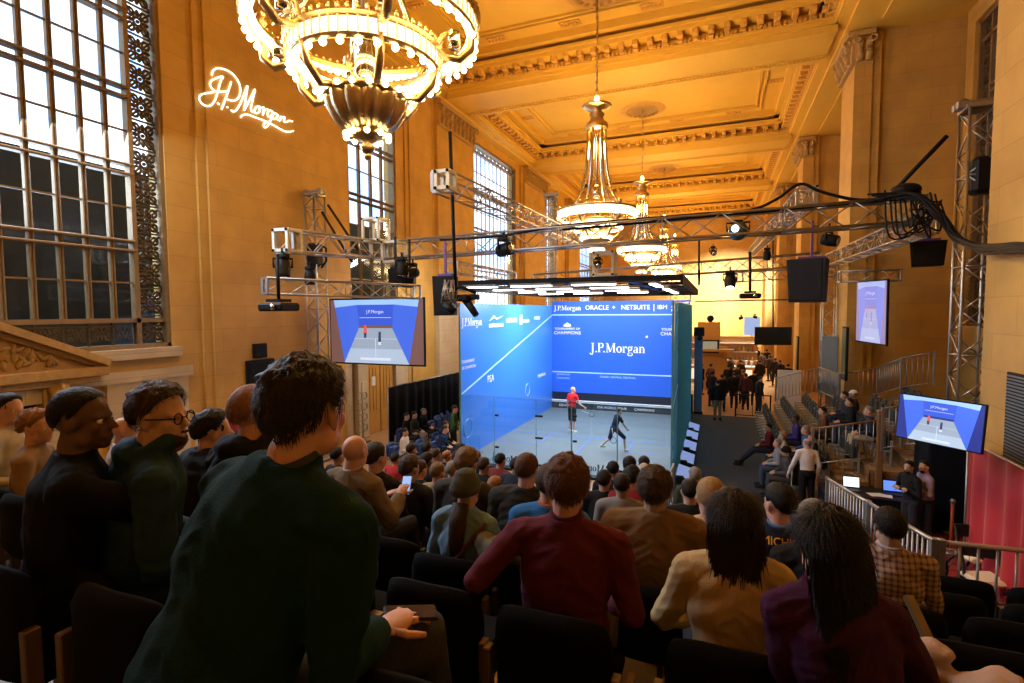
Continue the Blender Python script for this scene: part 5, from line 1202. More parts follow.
def hair_builder(style, hs, det, rnd):
    """verts in head space; returns an MB"""
    mb = MB(); nu, nv = ((72, 50) if det >= 2 else (36, 24) if det == 1 else (20, 14)); vs, fs = [], []
    th = {'short': .012, 'crop': .006, 'curly': .022, 'long': .016, 'fringe': .007, 'thick': .018, 'bun': .014, 'receding': .008}.get(style, .018)
    tab = HL if style not in ('fringe', 'receding') else ([(0, 95), (60, 60), (84, 30), (92, 15), (104, 10), (120, -20), (180, -38)] if style == 'receding' else [(0, 99), (70, 60), (84, 10), (100, 8), (120, -20), (180, -38)])
    for j in range(nv + 1):
        el = -PI / 2 + PI * j / nv
        for i in range(nu):
            az = 2 * PI * i / nu - PI; d = Vector((math.sin(az) * math.cos(el), math.cos(az) * math.cos(el), math.sin(el)))
            e, a = math.degrees(el), math.degrees(az); m = sstep((e - hairline(a, tab)) / 9.0)
            if style == 'fringe': m *= sstep((38 - e) / 12.0)
            if style == 'receding': m *= 1 if abs(a) > 60 else .5
            q = d * 9 + Vector((rnd, rnd * 2, 0)); n = noise.noise(q) * .35 + noise.noise(q * 2.7) * .25
            if style == 'curly': n = noise.noise(q * .7) * .6 + noise.noise(q * 1.9) * .55 + noise.noise(q * 4.0) * .3
            elif style == 'thick': n = noise.noise(q * .5) * .5 + noise.noise(q * 1.3) * .25
            t = th * (1 + n) * (1.25 if e > 30 else 1.0)
            r = scalp_r(d, hs) * (.93) + m * (scalp_r(d, hs) * .07 + t)
            vs.append(HC + d * r)
    for j in range(nv):
        for i in range(nu): a = j * nu + i; b = j * nu + (i + 1) % nu; fs.append((a, b, b + nu, a + nu))
    mb.add(vs, fs, True)
    if style == 'long':
        mb.tube([(0, -.02, .09), (0, -.045, .03), (0, -.06, -.06), (0, -.085, -.16), (0, -.115, -.26), (0, -.125, -.34), (0, -.12, -.40)], [(.05, .05), (.088, .066), (.094, .055), (.10, .044), (.098, .034), (.08, .024), (.03, .010)], 20)
    if style == 'bun': mb.sphere((0, -.12, .05), .045, 10, 8)
    R = random.Random(int(rnd * 1000))
    if det >= 2:
        for k in range(3600 if style != 'long' else 5200):
            az = R.uniform(-PI, PI); el = math.asin(R.uniform(-.65, 1)); e, a = math.degrees(el), math.degrees(az)
            if e < hairline(a, tab) + 2 or (style == 'fringe' and e > 34): continue
            d = Vector((math.sin(az) * math.cos(el), math.cos(az) * math.cos(el), math.sin(el))); p = HC + d * (scalp_r(d, hs) + th * .85)
            dn = Vector((0, -.25 if a * a > 2000 else .35, -1)); fl = (dn - d * dn.dot(d)); fl = fl.normalized() if fl.length > .05 else Vector((R.uniform(-1, 1), R.uniform(-1, 1), 0)).normalized()
            sw = Vector((R.gauss(0, .22), R.gauss(0, .22), R.gauss(0, .22)))
            if style == 'curly': sw *= 2.2
            elif style == 'thick': sw *= 1.3
            L = {'crop': .010, 'short': .022, 'thick': .034, 'curly': .032, 'long': .08, 'fringe': .016, 'receding': .02}.get(style, .03) * R.uniform(.6, 1.3)
            t = (fl + sw * .8 + d * .12).normalized(); p1 = p + t * L * .5 + d * .001; p2 = p1 + (t + fl * .5 - d * .25).normalized() * L * .5
            s = t.cross(d).normalized() * .0011; mb.add([p - s, p + s, p1 + s, p1 - s, p2], [(0, 1, 2, 3), (3, 2, 4)], True)
        if style == 'long':
            for k in range(1500):
                u = R.uniform(-1, 1); z0 = R.uniform(-.30, .02); sg = R.choice((-1, -1, -1, 1)); f = (.02 - z0) / .36
                y = -.055 - f * .065 + sg * .055 * math.sqrt(max(0, 1 - u * u)) * (1 - f * .5); p = Vector((u * .108 * (1 - .25 * f), y, z0)); L = R.uniform(.06, .16)
                w = Vector((R.gauss(0, .006), R.gauss(0, .004), 0)); p1 = p + Vector((0, -.012, -L * .5)) + w; p2 = p + Vector((0, -.016, -L)) + w * 1.6; s = Vector((.0018, 0, 0)); mb.add([p - s, p + s, p1 + s, p1 - s, p2], [(0, 1, 2, 3), (3, 2, 4)], True)
    return mb
def add_hand(mb, wrist, fwd, nrm, side, curl=.5, k=1.0, n=6):
    f = Vector(fwd).normalized(); nr = (Vector(nrm) - f * Vector(nrm).dot(f)).normalized(); lat = f.cross(nr) * side      # lat points to the thumb side
    w = Vector(wrist); M = Matrix((lat, f, nr)).transposed()
    mb.tube([w - f * .03, w + f * .01], [.026 * k, .027 * k], 8); mb.sphere(w + f * .050 * k, 1, 10, 8, (.041 * k, .056 * k, .017 * k), M)
    for i, (o, L) in enumerate(((.029, .070), (.010, .078), (-.010, .072), (-.029, .056))):
        p = w + f * (.088 - abs(o - .005) * .25) * k + lat * o * k; pts = [p]; d = f.copy(); ang = curl * (.9 + .12 * i)
        for s_ in (.45, .3, .25):
            d = (d * math.cos(ang) + nr * math.sin(ang)).normalized() if s_ != .45 else (f * math.cos(ang * .6) + nr * math.sin(ang * .6)).normalized()
            p = p + d * L * s_ * k; pts.append(p)
        mb.tube(pts, [.0095 * k, .009 * k, .0082 * k, .0065 * k], n)
    p = w + f * .028 * k + lat * .030 * k; d1 = (f * .65 + lat * .75 + nr * .25).normalized(); d2 = (f * .9 + lat * .3 + nr * .35).normalized()
    mb.tube([p - lat * .01, p + d1 * .032 * k, p + d1 * .032 * k + d2 * .028 * k, p + d1 * .032 * k + d2 * .05 * k], [.013 * k, .011 * k, .0095 * k, .007 * k], n)
def shift(mb, T):
    mb.v = [tuple(T @ Vector(v)) for v in mb.v]; return mb
def person(loc, yaw, label, pose='sit', s=1.0, hy=0.0, hp=0.0, lean=.08, arms='lap', skin='fair', hair=('short', 'brown'), top=('cloth', (.05, .05, .06)), bottom=(.02, .022, .03), shoe=(.02, .02, .02), det=1, pad=0.0, fem=False, extra=(), group=None, elbows=None, hands=None, legs=None, side_lean=0.0, sleeves='long', beard=None, glasses=False, hood=False, collar=None, cap=None, curl=.5, shorts=False, shoes=True, hn=None, fat=1.0):
    root = thing('person', loc, label, 'person', group, yaw, local=True); root.scale = (s, s, s)
    sit = pose == 'sit'; P0 = Vector((0, 0, .54 if sit else .94)); u = Vector((math.sin(side_lean), math.sin(lean), math.cos(lean))).normalized()
    sh = P0 + u * .49; nb = P0 + u * .565; hu = Vector((0, math.sin(lean * .4) * 1, 1)).normalized(); hc = nb + hu * .115 + Vector((0, .018 + lean * .03, 0))
    HM = Matrix.Translation(hc) @ Matrix.Rotation(hy, 4, 'Z') @ Matrix.Rotation(hp, 4, 'X')
    W = (.168 if fem else .185) * fat; S = {k: sh + Vector((k * W, 0, -.03)) for k in (-1, 1)}
    E, Hd = {}, {}
    for k in (-1, 1):
        if arms == 'lap': E[k] = Vector((k * .25, .03 + lean * .3, S[k].z - .27)); Hd[k] = Vector((k * .09, .30, P0.z + .13))
        elif arms == 'forward': E[k] = Vector((k * .23, .30 + lean * .2, P0.z + .17)); Hd[k] = Vector((k * .05, .47, P0.z + .20))
        elif arms == 'down': E[k] = Vector((k * .25, -.03, S[k].z - .29)); Hd[k] = Vector((k * .25, .05, S[k].z - .54))
        elif arms == 'crossed': E[k] = Vector((k * .26, .06, S[k].z - .27)); Hd[k] = Vector((-k * .06, .20 + (.02 if k > 0 else 0), S[k].z - .22 + (.02 if k > 0 else 0)))
        elif arms == 'phone': E[k] = Vector((k * .24, .08, S[k].z - .27)); Hd[k] = Vector((k * .05, .30, S[k].z - .24))
    if elbows:
        for k in elbows: E[k] = Vector(elbows[k])
    if hands:
        for k in hands: Hd[k] = Vector(hands[k])
    hx = .095
    if sit: K = {k: Vector((k * .12, .43, .53)) for k in (-1, 1)}; A = {k: Vector((k * .12, .42, .09)) for k in (-1, 1)}
    else: K = {k: Vector((k * .10, .02, .50)) for k in (-1, 1)}; A = {k: Vector((k * .11, -.01, .09)) for k in (-1, 1)}
    if legs: 
        for k in legs: K[k], A[k] = Vector(legs[k][0]), Vector(legs[k][1])
    vox = {0: .021, 1: .013, 2: .0075}[det]; vh = vox
    # ---- body: one continuous skin surface
    b = MB(); b.tube([P0 - u * .05, P0 + u * .2, sh, nb], [(.11, .08), (.10, .07), (.12, .06), (.06, .055)], 10)
    b.tube([nb - hu * .05, nb + hu * .03, hc + Vector((0, -.015, -.05))], [.064, .058, .058], 10)
    Hh = MB(); sp = lambda c, sc, M=None: Hh.sphere(c, 1, 14, 10, sc, M)
    sp((0, -.012, .028), (.076, .097, .089)); sp((0, .030, -.042), (.057, .060, .074)); sp((0, .066, -.094), (.026, .022, .019)); sp((0, .070, .014), (.052, .020, .014))
    Hh.tube([(0, .084, .012), (0, .103, -.018), (0, .108, -.036)], [.008, .012, .015], 6); sp((0, .088, -.064), (.024, .011, .009)); sp((0, .086, -.076), (.019, .010, .008))
    for k in (-1, 1):
        sp((k * .037, .058, -.026), (.022, .022, .022)); sp((k * .080, -.004, -.008), (.010 if det else .014, .021, .033), Matrix.Rotation(k * .35, 3, 'Z')); sp((k * .045, .01, -.07), (.022, .04, .03))
    shift(Hh, HM); b.add(Hh.v, Hh.f)
    for k in (-1, 1):
        b.tube([S[k], S[k].lerp(E[k], .5), E[k], E[k].lerp(Hd[k], .4), Hd[k]], [.046, .042, .036, .034, .024], 8); b.tube([S[k] * 1.0, sh], .045, 8)
        b.tube([P0 + Vector((k * .08, 0, -.02)), K[k], K[k].lerp(A[k], .35), A[k]], [.07, .052, .05, .034], 8)
        b.tube([A[k] - Vector((0, .03, .03)), A[k] + Vector((0, .13, -.055))], [.032, .022], 8)
    bm = fuse(b, vox, 2, 'person_body')
    hb = MB()
    for k in (-1, 1):
        f = (Hd[k] - E[k]).normalized(); nr = Vector((-k * .25, .2, -1)) if arms in ('lap', 'forward', 'phone') else Vector((-k, .1, 0))
        if hn and k in hn: f, nr = Vector(hn[k][0]), Vector(hn[k][1])
        add_hand(hb, Hd[k], f, nr, -k if nr.z < -.3 else -k, curl, .95)
    me = bpy.data.meshes.new('person_body'); nv = len(bm.vertices); co = np.empty(nv * 3, dtype=np.float32); bm.vertices.foreach_get('co', co)
    me.from_pydata([tuple(c) for c in co.reshape(-1, 3)] + hb.v, [], [tuple(p.vertices) for p in bm.polygons] + [tuple(i + nv for i in f) for f in hb.f]); me.polygons.foreach_set('use_smooth', [True] * len(me.polygons)); me.update(); bpy.data.meshes.remove(bm)
    sc_ = SK[skin] if isinstance(skin, str) else skin
    link_mesh('body', me, cm('skin', sc_), root)
    # ---- trousers
    tr = MB(); tr.sphere(P0 + Vector((0, -.01, .0)), 1, 14, 10, (.172 * fat, .135, .13))
    for k in (-1, 1):
        end = K[k].lerp(A[k], .12) if shorts else A[k] + Vector((0, 0, .02)); mid = [K[k].lerp(A[k], .35)] if not shorts else []
        tr.tube([P0 + Vector((k * .085, 0, -.01)), P0.lerp(K[k], .5) + Vector((k * .035, 0, 0)), K[k]] + mid + [end], [.102, .092, .078] + ([.070] if mid else []) + [.082 if shorts else .058], 10)
    link_mesh('trousers', fuse(tr, max(.012, vox), 3), cm('cloth', bottom), root)
    if shoes:
        for k in (-1, 1):
            m = MB(); c = A[k]; m.sphere(c + Vector((0, .055, -.045)), 1, 12, 8, (.046, .135, .045)); m.sphere(c + Vector((0, -.01, -.015)), 1, 10, 8, (.044, .06, .055)); m.box(c + Vector((0, .05, -.078)), (.085, .25, .022), bev=.01); m.build('shoe', cm('cloth', shoe), root, org=(0, 0, 0))
    # ---- upper garment
    g = MB(); p = pad; R_ = lambda f, rx, ry: (P0 + u * f, ((rx + p) * fat, (ry + p)))
    rings = [R_(-.07, .172, .135), R_(.05, .172, .132), R_(.18, .150 if fem else .160, .116), R_(.33, .170, .126), R_(.44, .170, .116), R_(.51, .125, .088), R_(.568 if pad > 0 and not fem else .554, .069, .067)]
    if not sit and pad == 0: rings[0] = R_(.0, .150, .115); rings[1] = R_(.07, .156, .118)
    g.tube([r[0] for r in rings], [r[1] for r in rings], 16)
    for k in (-1, 1):
        g.sphere(S[k], .070 + p); g.tube([sh + Vector((k * .02, 0, .01)), S[k] + Vector((-k * .02, 0, .012))], [.074 + p, .068 + p], 10)
        if sleeves == 'long': g.tube([S[k], S[k].lerp(E[k], .5), E[k], E[k].lerp(Hd[k], .45), E[k].lerp(Hd[k], .96)], [.066 + p, .060 + p, .052 + p, .048 + p, .038 + p * .8], 10); g.sphere(E[k], .052 + p)
        else: g.tube([S[k], S[k].lerp(E[k], .55)], [.064 + p, .062 + p], 10)
    if hood:
        g.sphere(nb + Vector((0, -.075, -.015)), 1, 12, 8, (.115, .065, .062)); g.ring(nb + Vector((0, -.01, .0)), .088, .030, 20, 8, 1.3, Matrix.Rotation(.35, 3, 'X')); g.sphere(nb + Vector((0, -.10, -.075)), 1, 12, 8, (.085, .05, .06))
    if not collar and det >= 1 and not hood: g.ring(nb + Vector((0, -.006, -.014)), .068, .011, 20, 6, 1.3, Matrix.Rotation(.25, 3, 'X'))
    if collar: g.ring(nb + Vector((0, -.006, -.004)), .064, .014, 20, 6, 1.5, Matrix.Rotation(.25, 3, 'X'))
    gm = fuse(g, max(vox, .009), 3)
    if det >= 1:      # folds
        amp = .014 if det == 2 else .009; sd = sum(map(ord, label)) % 97 / 7.0; gm.update(); no = [v.normal.copy() for v in gm.vertices]
        for v, n_ in zip(gm.vertices, no):
            q = Vector((v.co.x * 4 + sd, v.co.y * 4, v.co.z * 9 + 5 * abs(v.co.x))); a = noise.noise(q) + .45 * (1 - 2 * abs(noise.noise(q * 1.9))) - .3
            if p > .02: a += 1.6 * (abs(math.sin(v.co.z * 46)) - .5) * .5
            v.co += n_ * (amp * a)
    go = link_mesh({'knit': 'sweater', 'plaid': 'shirt'}.get(top[0], 'jacket' if p > 0 or hood else 'shirt'), gm, cm(*top), root)
    if collar and not isinstance(collar, bool):
        m = MB(); m.ring(nb + Vector((0, -.006, .012)), .060, .008, 20, 6, 2.0, Matrix.Rotation(.25, 3, 'X')); m.build('collar', cm('cloth', collar), root, org=(0, 0, 0))
    # ---- hair and headwear
    st, hcn = hair
    if st not in ('bald', 'beanie'):
        hm = shift(hair_builder(st if not cap else 'crop', 1, det, (sum(map(ord, label)) % 50) / 7.0), HM); hm.build('hair', cm('hair', HR[hcn] if isinstance(hcn, str) else hcn), root, org=(0, 0, 0))
    if st == 'beanie':
        m = MB(); vs, fs = [], []; nu, nv = 56, 16
        for j in range(nv + 1):
            el = math.radians(-22 + 112 * j / nv)
            for i in range(nu):
                a = 2 * PI * i / nu; d = Vector((math.sin(a) * math.cos(el), math.cos(a) * math.cos(el), math.sin(el))); r = (scalp_r(d, 1) + .016 + (.006 if j < 4 else 0) + .003 * math.sin(a * 28)) * (1.0 + (.10 if j > 10 else 0)); vs.append(HC + Vector((0, -.012, 0)) + d * r)
        for j in range(nv):
            for i in range(nu): a = j * nu + i; b_ = j * nu + (i + 1) % nu; fs.append((a, b_, b_ + nu, a + nu))
        m.add(vs, fs, True); shift(m, HM); m.build('knit_cap', cm('knit', hcn), root, org=(0, 0, 0))
    if cap:
        m = MB(); vs, fs = [], []; nu, nv = 28, 8
        for j in range(nv + 1):
            el = math.radians(8 + 82 * j / nv)
            for i in range(nu): a = 2 * PI * i / nu; d = Vector((math.sin(a) * math.cos(el), math.cos(a) * math.cos(el), math.sin(el))); vs.append(HC + d * (scalp_r(d, 1) + .016))
        for j in range(nv):
            for i in range(nu): a = j * nu + i; b_ = j * nu + (i + 1) % nu; fs.append((a, b_, b_ + nu, a + nu))
        m.add(vs, fs, True); m.sphere((0, .12, .045), 1, 12, 6, (.07, .07, .008), Matrix.Rotation(-.2, 3, 'X')); shift(m, HM); m.build('cap', cm('cloth', cap), root, org=(0, 0, 0))
    if beard:
        m = MB(); m.sphere((0, .045, -.085), 1, 14, 10, (.050, .052, .040)); m.sphere((0, .098, -.055), 1, 8, 6, (.024, .008, .006)); shift(m, HM); m.build('beard', cm('hair', HR[beard]), root, org=(0, 0, 0))
    if glasses:
        m = MB()
        for k in (-1, 1):
            m.ring((k * .033, .098, .0), .021, .0025, 16, 5, M=Matrix.Rotation(PI / 2, 3, 'X')); m.tube([(k * .055, .096, .004), (k * .082, .05, .006), (k * .084, -.01, .004)], .003, 5)
        m.tube([(-.012, .099, .002), (.012, .099, .002)], .0025, 5); shift(m, HM); m.build('glasses', M_PLASTIC, root, org=(0, 0, 0))
    if det >= 1:
        for k in (-1, 1):
            m = MB(); m.sphere((k * .030, .0735, -.002), .0110, 10, 8); m.cur = 1; m.sphere((k * .030, .0795, -.002), .0062, 8, 6); shift(m, HM); m.build('eye', [M_WHITE, M_BLACK], root, org=(0, 0, 0))
    root['_n'] = list(nb); return root, go
def back_text(root, go, txt, size, z, col, x=0.0):
    """lettering wrapped on to the back of a garment"""
    vs, fs = text_mesh(txt, size, frame((x, -.3, z), (1, 0, 0), (0, 0, 1)), 0.0); me = go.data; bv = BVHTree.FromPolygons([v.co.copy() for v in me.vertices], [tuple(p.vertices) for p in me.polygons])
    out = []
    for v in vs:
        h = bv.ray_cast(Vector((v.x, -.6, v.z)), Vector((0, 1, 0))); out.append(Vector((v.x, (h[0].y if h[0] else -.1) - .008, v.z)))
    m = MB(); m.add(out, fs); m.build('back_lettering', cm('cloth', col), root, org=(0, 0, 0))

# ---------------------------------------------------------------- main audience (head pixel, row distance y)
CH = []          # chairs wanted: (x, y, who)
def aud(px, py, y, label, yaw=0.0, chair=True, who=None, hl=None, **k):
    p = at(px, py, y=y); lean = k.get('lean', .08); fl = rake(y - .02)
    hz = .54 + math.cos(lean) * .565 + .115; hyy = math.sin(lean) * .565 + .018 + .03 * lean
    s = (p.z - fl) / hz
    off = Matrix.Rotation(yaw, 3, 'Z') @ Vector((math.sin(k.get('side_lean', 0)) * .6, hyy, 0)) * s
    loc = (p.x - off.x, p.y - off.y, fl)
    sc = min(1.16, max(.88, s))
    if abs(s - sc) > .001: loc = (loc[0], loc[1], fl + (s - sc) * hz)
    k.setdefault('shoes', False); r = person(loc, yaw, label, s=sc, **k)
    if chair: CH.append((loc[0], loc[1], loc[2], who or label))
    print('aud', round(s, 2), label[:50]); return r
G = lambda v: (v, v, v)
# ================================================================= THE CAST
# row 0 and 1, large in the picture
r, g = aud(304, 411, 1.08, 'man in a dark green sweater seen from behind, largest figure, phone in his right hand', yaw=-.22, hy=.22, lean=.36, side_lean=.13, det=2, skin='pink', hair=('thick', 'dark'), top=('knit', (.006, .026, .020)), bottom=(.035, .035, .037), arms='lap', elbows={-1: (-.30, .28, .64), 1: (.31, .12, .70)}, hands={-1: (-.16, .44, .66), 1: (.24, .30, .66)}, hn={1: ((.1, .9, .05), (-.1, 0, -1))}, curl=.55, fat=1.26, pad=.006, collar=(.05, .055, .055), legs={-1: ((-.22, .42, .56), (-.2, .45, .09)), 1: ((.24, .46, .56), (.22, .48, .09))}, who='the man in the dark green sweater')
def hold_phone(r, c, label, rz=.3, tilt=.5, lit=None):
    c = r.matrix_basis @ Vector(c) if not isinstance(r.matrix_world, type(None)) else c
    t = thing('smartphone', tuple(c), label, 'phone'); R = Matrix.Rotation(rz, 3, 'Z') @ Matrix.Rotation(tilt, 3, 'X'); mb = MB(); mb.box(c, (.074, .15, .009), M=R, bev=.004); mb.build('case', M_PLASTIC, t); mb = MB(); mb.box(c + R @ Vector((0, 0, .0055)), (.066, .138, .001), M=R); mb.build('screen', lit or mat('phone glass', (.02, .02, .03), .08), t); return t
hold_phone(r, (.250, .395, .662), 'dark smartphone held over the knee of the man in green', rz=-.9, tilt=-.15)
r, g = aud(567, 486, 2.05, 'man in a maroon shirt, left arm stretched over the next chair back', yaw=.10, hy=.15, lean=.05, det=2, skin='pink', hair=('thick', 'auburn'), top=('cloth', (.10, .016, .030)), bottom=(.10, .07, .045), elbows={-1: (-.36, -.10, .83), 1: (.27, .02, .72)}, hands={-1: (-.40, .10, .78), 1: (.14, .26, .66)}, fat=1.12, collar=(.085, .013, .024), who='the man in the maroon shirt')
r, g = aud(733, 521, 2.15, 'woman in a cream sweater with long dark brown hair', yaw=.05, hy=.1, det=2, skin='fair', hair=('long', 'dark'), top=('knit', (.44, .33, .17)), fem=True, lean=.1, pad=.010, fat=1.0, elbows={-1: (-.27, .12, .73), 1: (.22, .14, .68)}, who='the woman in the cream sweater')
r, g = aud(823, 541, 1.85, 'woman in a deep purple top with very long black hair, head leaning left', yaw=.15, hy=.3, hp=-.05, det=2, skin='fair', hair=('long', 'black'), top=('cloth', (.045, .010, .040)), fem=True, lean=.14, side_lean=-.20, fat=.98, pad=.0, elbows={1: (.25, .16, .66), -1: (-.20, .14, .66)}, who='the woman in the purple top')
r, g = aud(159, 417, 1.45, 'bearded man with glasses in a dark teal hooded sweatshirt, looking right', yaw=-.55, hy=-.75, det=2, skin='fair', hair=('thick', 'brown'), top=('cloth', (.014, .040, .062)), hood=True, glasses=True, beard='brown', lean=.16, pad=.008, fat=1.1, who='the man in the teal hooded sweatshirt')
r, g = aud(82, 420, 1.25, 'dark skinned man with close cropped hair in a black sweater, facing right', yaw=-.55, hy=-.5, det=2, skin='dark', hair=('crop', 'black'), top=('knit', (.007, .008, .012)), lean=.12, fat=1.16, pad=.006, elbows={1: (.20, .30, .88)}, hands={1: (.08, .34, 1.04)}, who='the man in the black sweater')
r, g = aud(256, 414, 1.85, 'man with thin orange grey hair in a black hooded coat behind the man in green', yaw=-.2, hy=-.3, det=2, skin='pink', hair=('receding', 'orange'), top=('cloth', (.010, .010, .013)), hood=True, pad=.02, lean=.15, who='the man in the black hooded coat')
r, g = aud(212, 432, 2.35, 'person with black hair and a black puffer coat right beside the glasses man', yaw=-.3, hy=-.3, det=1, hair=('thick', 'black'), top=('cloth', (.009, .009, .011)), pad=.03, lean=.25)
# left cluster, further along the rows
aud(9, 410, 2.35, 'dark haired man in a white shirt at the left edge of the picture', yaw=-.9, hy=-.4, det=1, skin='fair', hair=('short', 'dark'), top=('cloth', (.46, .40, .30)))
aud(37, 428, 2.15, 'woman with curly orange blond hair in a beige cardigan near the left edge', yaw=-.8, hy=-.3, det=1, skin='pink', hair=('curly', 'orange'), top=('knit', (.25, .17, .10)), fem=True)
aud(124, 430, 3.1, 'bald man in a white collared shirt between the black sweater man and the glasses man', yaw=-.6, hy=-.2, det=1, skin='pink', hair=('bald', 'grey'), top=('cloth', (.50, .47, .42)), collar=True)
aud(338, 456, 5.4, 'dark haired person half hidden just right of the man in green', det=0, hair=('short', 'dark'), top=('cloth', G(.02)), yaw=-.3)
# middle block
r, g = aud(355, 452, 3.0, 'bald man in a tan jacket looking at a lit phone', yaw=-.1, hy=.05, det=2, skin='pink', hair=('bald', 'grey'), top=('cloth', (.17, .125, .075)), pad=.014, lean=.16, arms='phone', elbows={1: (.30, .12, .78)}, hands={1: (.24, .30, .88), -1: (.10, .30, .86)}, collar=(.42, .42, .42), legs={1: ((.20, .46, .60), (.2, .48, .1)), -1: ((-.12, .43, .53), (-.1, .45, .1))})
hold_phone(r, (.20, .42, .91), 'smartphone with a bright blue picture held up by the bald man in tan', rz=.3, tilt=.9, lit=emit('phone picture', (.3, .5, .9), 1.0))
aud(376, 458, 3.5, 'dark haired man in a black suit right of the bald phone user', det=1, hair=('short', 'dark'), top=('cloth', (.014, .013, .013)), skin='pink', hy=-.2, pad=.01)
aud(410, 469, 3.9, 'brown haired man in a dark navy jacket in the middle block', det=1, hair=('thick', 'brown'), top=('cloth', (.022, .025, .038)), hy=-.2, pad=.01)
aud(438, 473, 4.6, 'man with cropped sandy hair in a pale yellow jacket', det=1, hair=('crop', 'sandy'), skin='pink', top=('cloth', (.30, .23, .12)), pad=.01, hy=-.2)
r, g = aud(467, 489, 2.75, 'person in a grey knitted beanie and a pale denim jacket', det=2, hair=('beanie', (.085, .095, .085)), top=('cloth', (.15, .28, .40)), fem=True, lean=.1, hy=-.1, pad=.008)
m = MB(); nb = Vector(r['_n']); m.tube([nb + Vector((0, -.075, .05)), nb + Vector((.01, -.14, -.06)), nb + Vector((.0, -.155, -.20)), nb + Vector((-.02, -.15, -.32))], [(.055, .03), (.06, .03), (.05, .022), (.02, .012)], 12); m.build('hair', cm('hair', HR['brown']), r, org=(0, 0, 0))
m = MB(); m.tube([nb + Vector((.17, -.06, -.06)), nb + Vector((.05, -.165, -.22)), nb + Vector((-.12, -.17, -.40))], [(.03, .006)] * 3, 8); m.build('bag_strap', cm('cloth', (.08, .02, .02)), r, org=(0, 0, 0))
aud(467, 464, 3.7, 'man with wavy grey brown hair in a charcoal jacket above the beanie', det=1, hair=('thick', 'sandy'), top=('cloth', (.045, .042, .040)), pad=.012, fat=1.1)
aud(527, 470, 3.5, 'balding reddish haired man in an olive black jacket', det=2, skin='pink', hair=('crop', 'auburn'), top=('cloth', (.030, .029, .024)), pad=.012, fat=1.12)
aud(550, 484, 2.95, 'man in a bright blue fleece with orange piping, head hidden by the curly haired man', det=1, skin='pink', hair=('short', 'brown'), top=('cloth', (.025, .14, .38)), pad=.01, collar=(.55, .14, .04), yaw=.1)
aud(655, 490, 2.95, 'brown haired man in a tan camel coat right of the maroon shirt', det=2, skin='olive', hair=('thick', 'brown'), top=('cloth', (.165, .098, .045)), pad=.02, fat=1.15, hy=-.05)
aud(711, 498, 3.2, 'pale haired person in a beige coat mostly hidden by the cream sweater woman', det=1, skin='pink', hair=('crop', 'blond'), top=('cloth', (.42, .30, .18)), pad=.012)
r, g = aud(779, 504, 3.5, 'black haired man in a navy shirt with yellow capitals across the back', det=1, skin='pink', hair=('short', 'black'), top=('cloth', (.010, .014, .034)), hy=.6, fat=1.1, collar=(.10, .20, .42))
back_text(r, g, 'MICHIGAN', .060, 1.03, (.90, .45, .03), .045)
aud(814, 522, 3.1, 'grey haired man in a black padded jacket with a blue lining', det=2, skin='pink', hair=('short', 'grey'), top=('cloth', (.018, .021, .030)), hy=.45, pad=.01, fat=.88, side_lean=-.08, collar=(.03, .03, .12))
aud(889, 527, 3.75, 'dark haired man in a brown checked shirt beside the aisle barrier', det=2, skin='olive', hair=('short', 'black'), top=('plaid', (.3, .2, .2)), hy=.15, fat=1.08, collar=(.42, .36, .45))
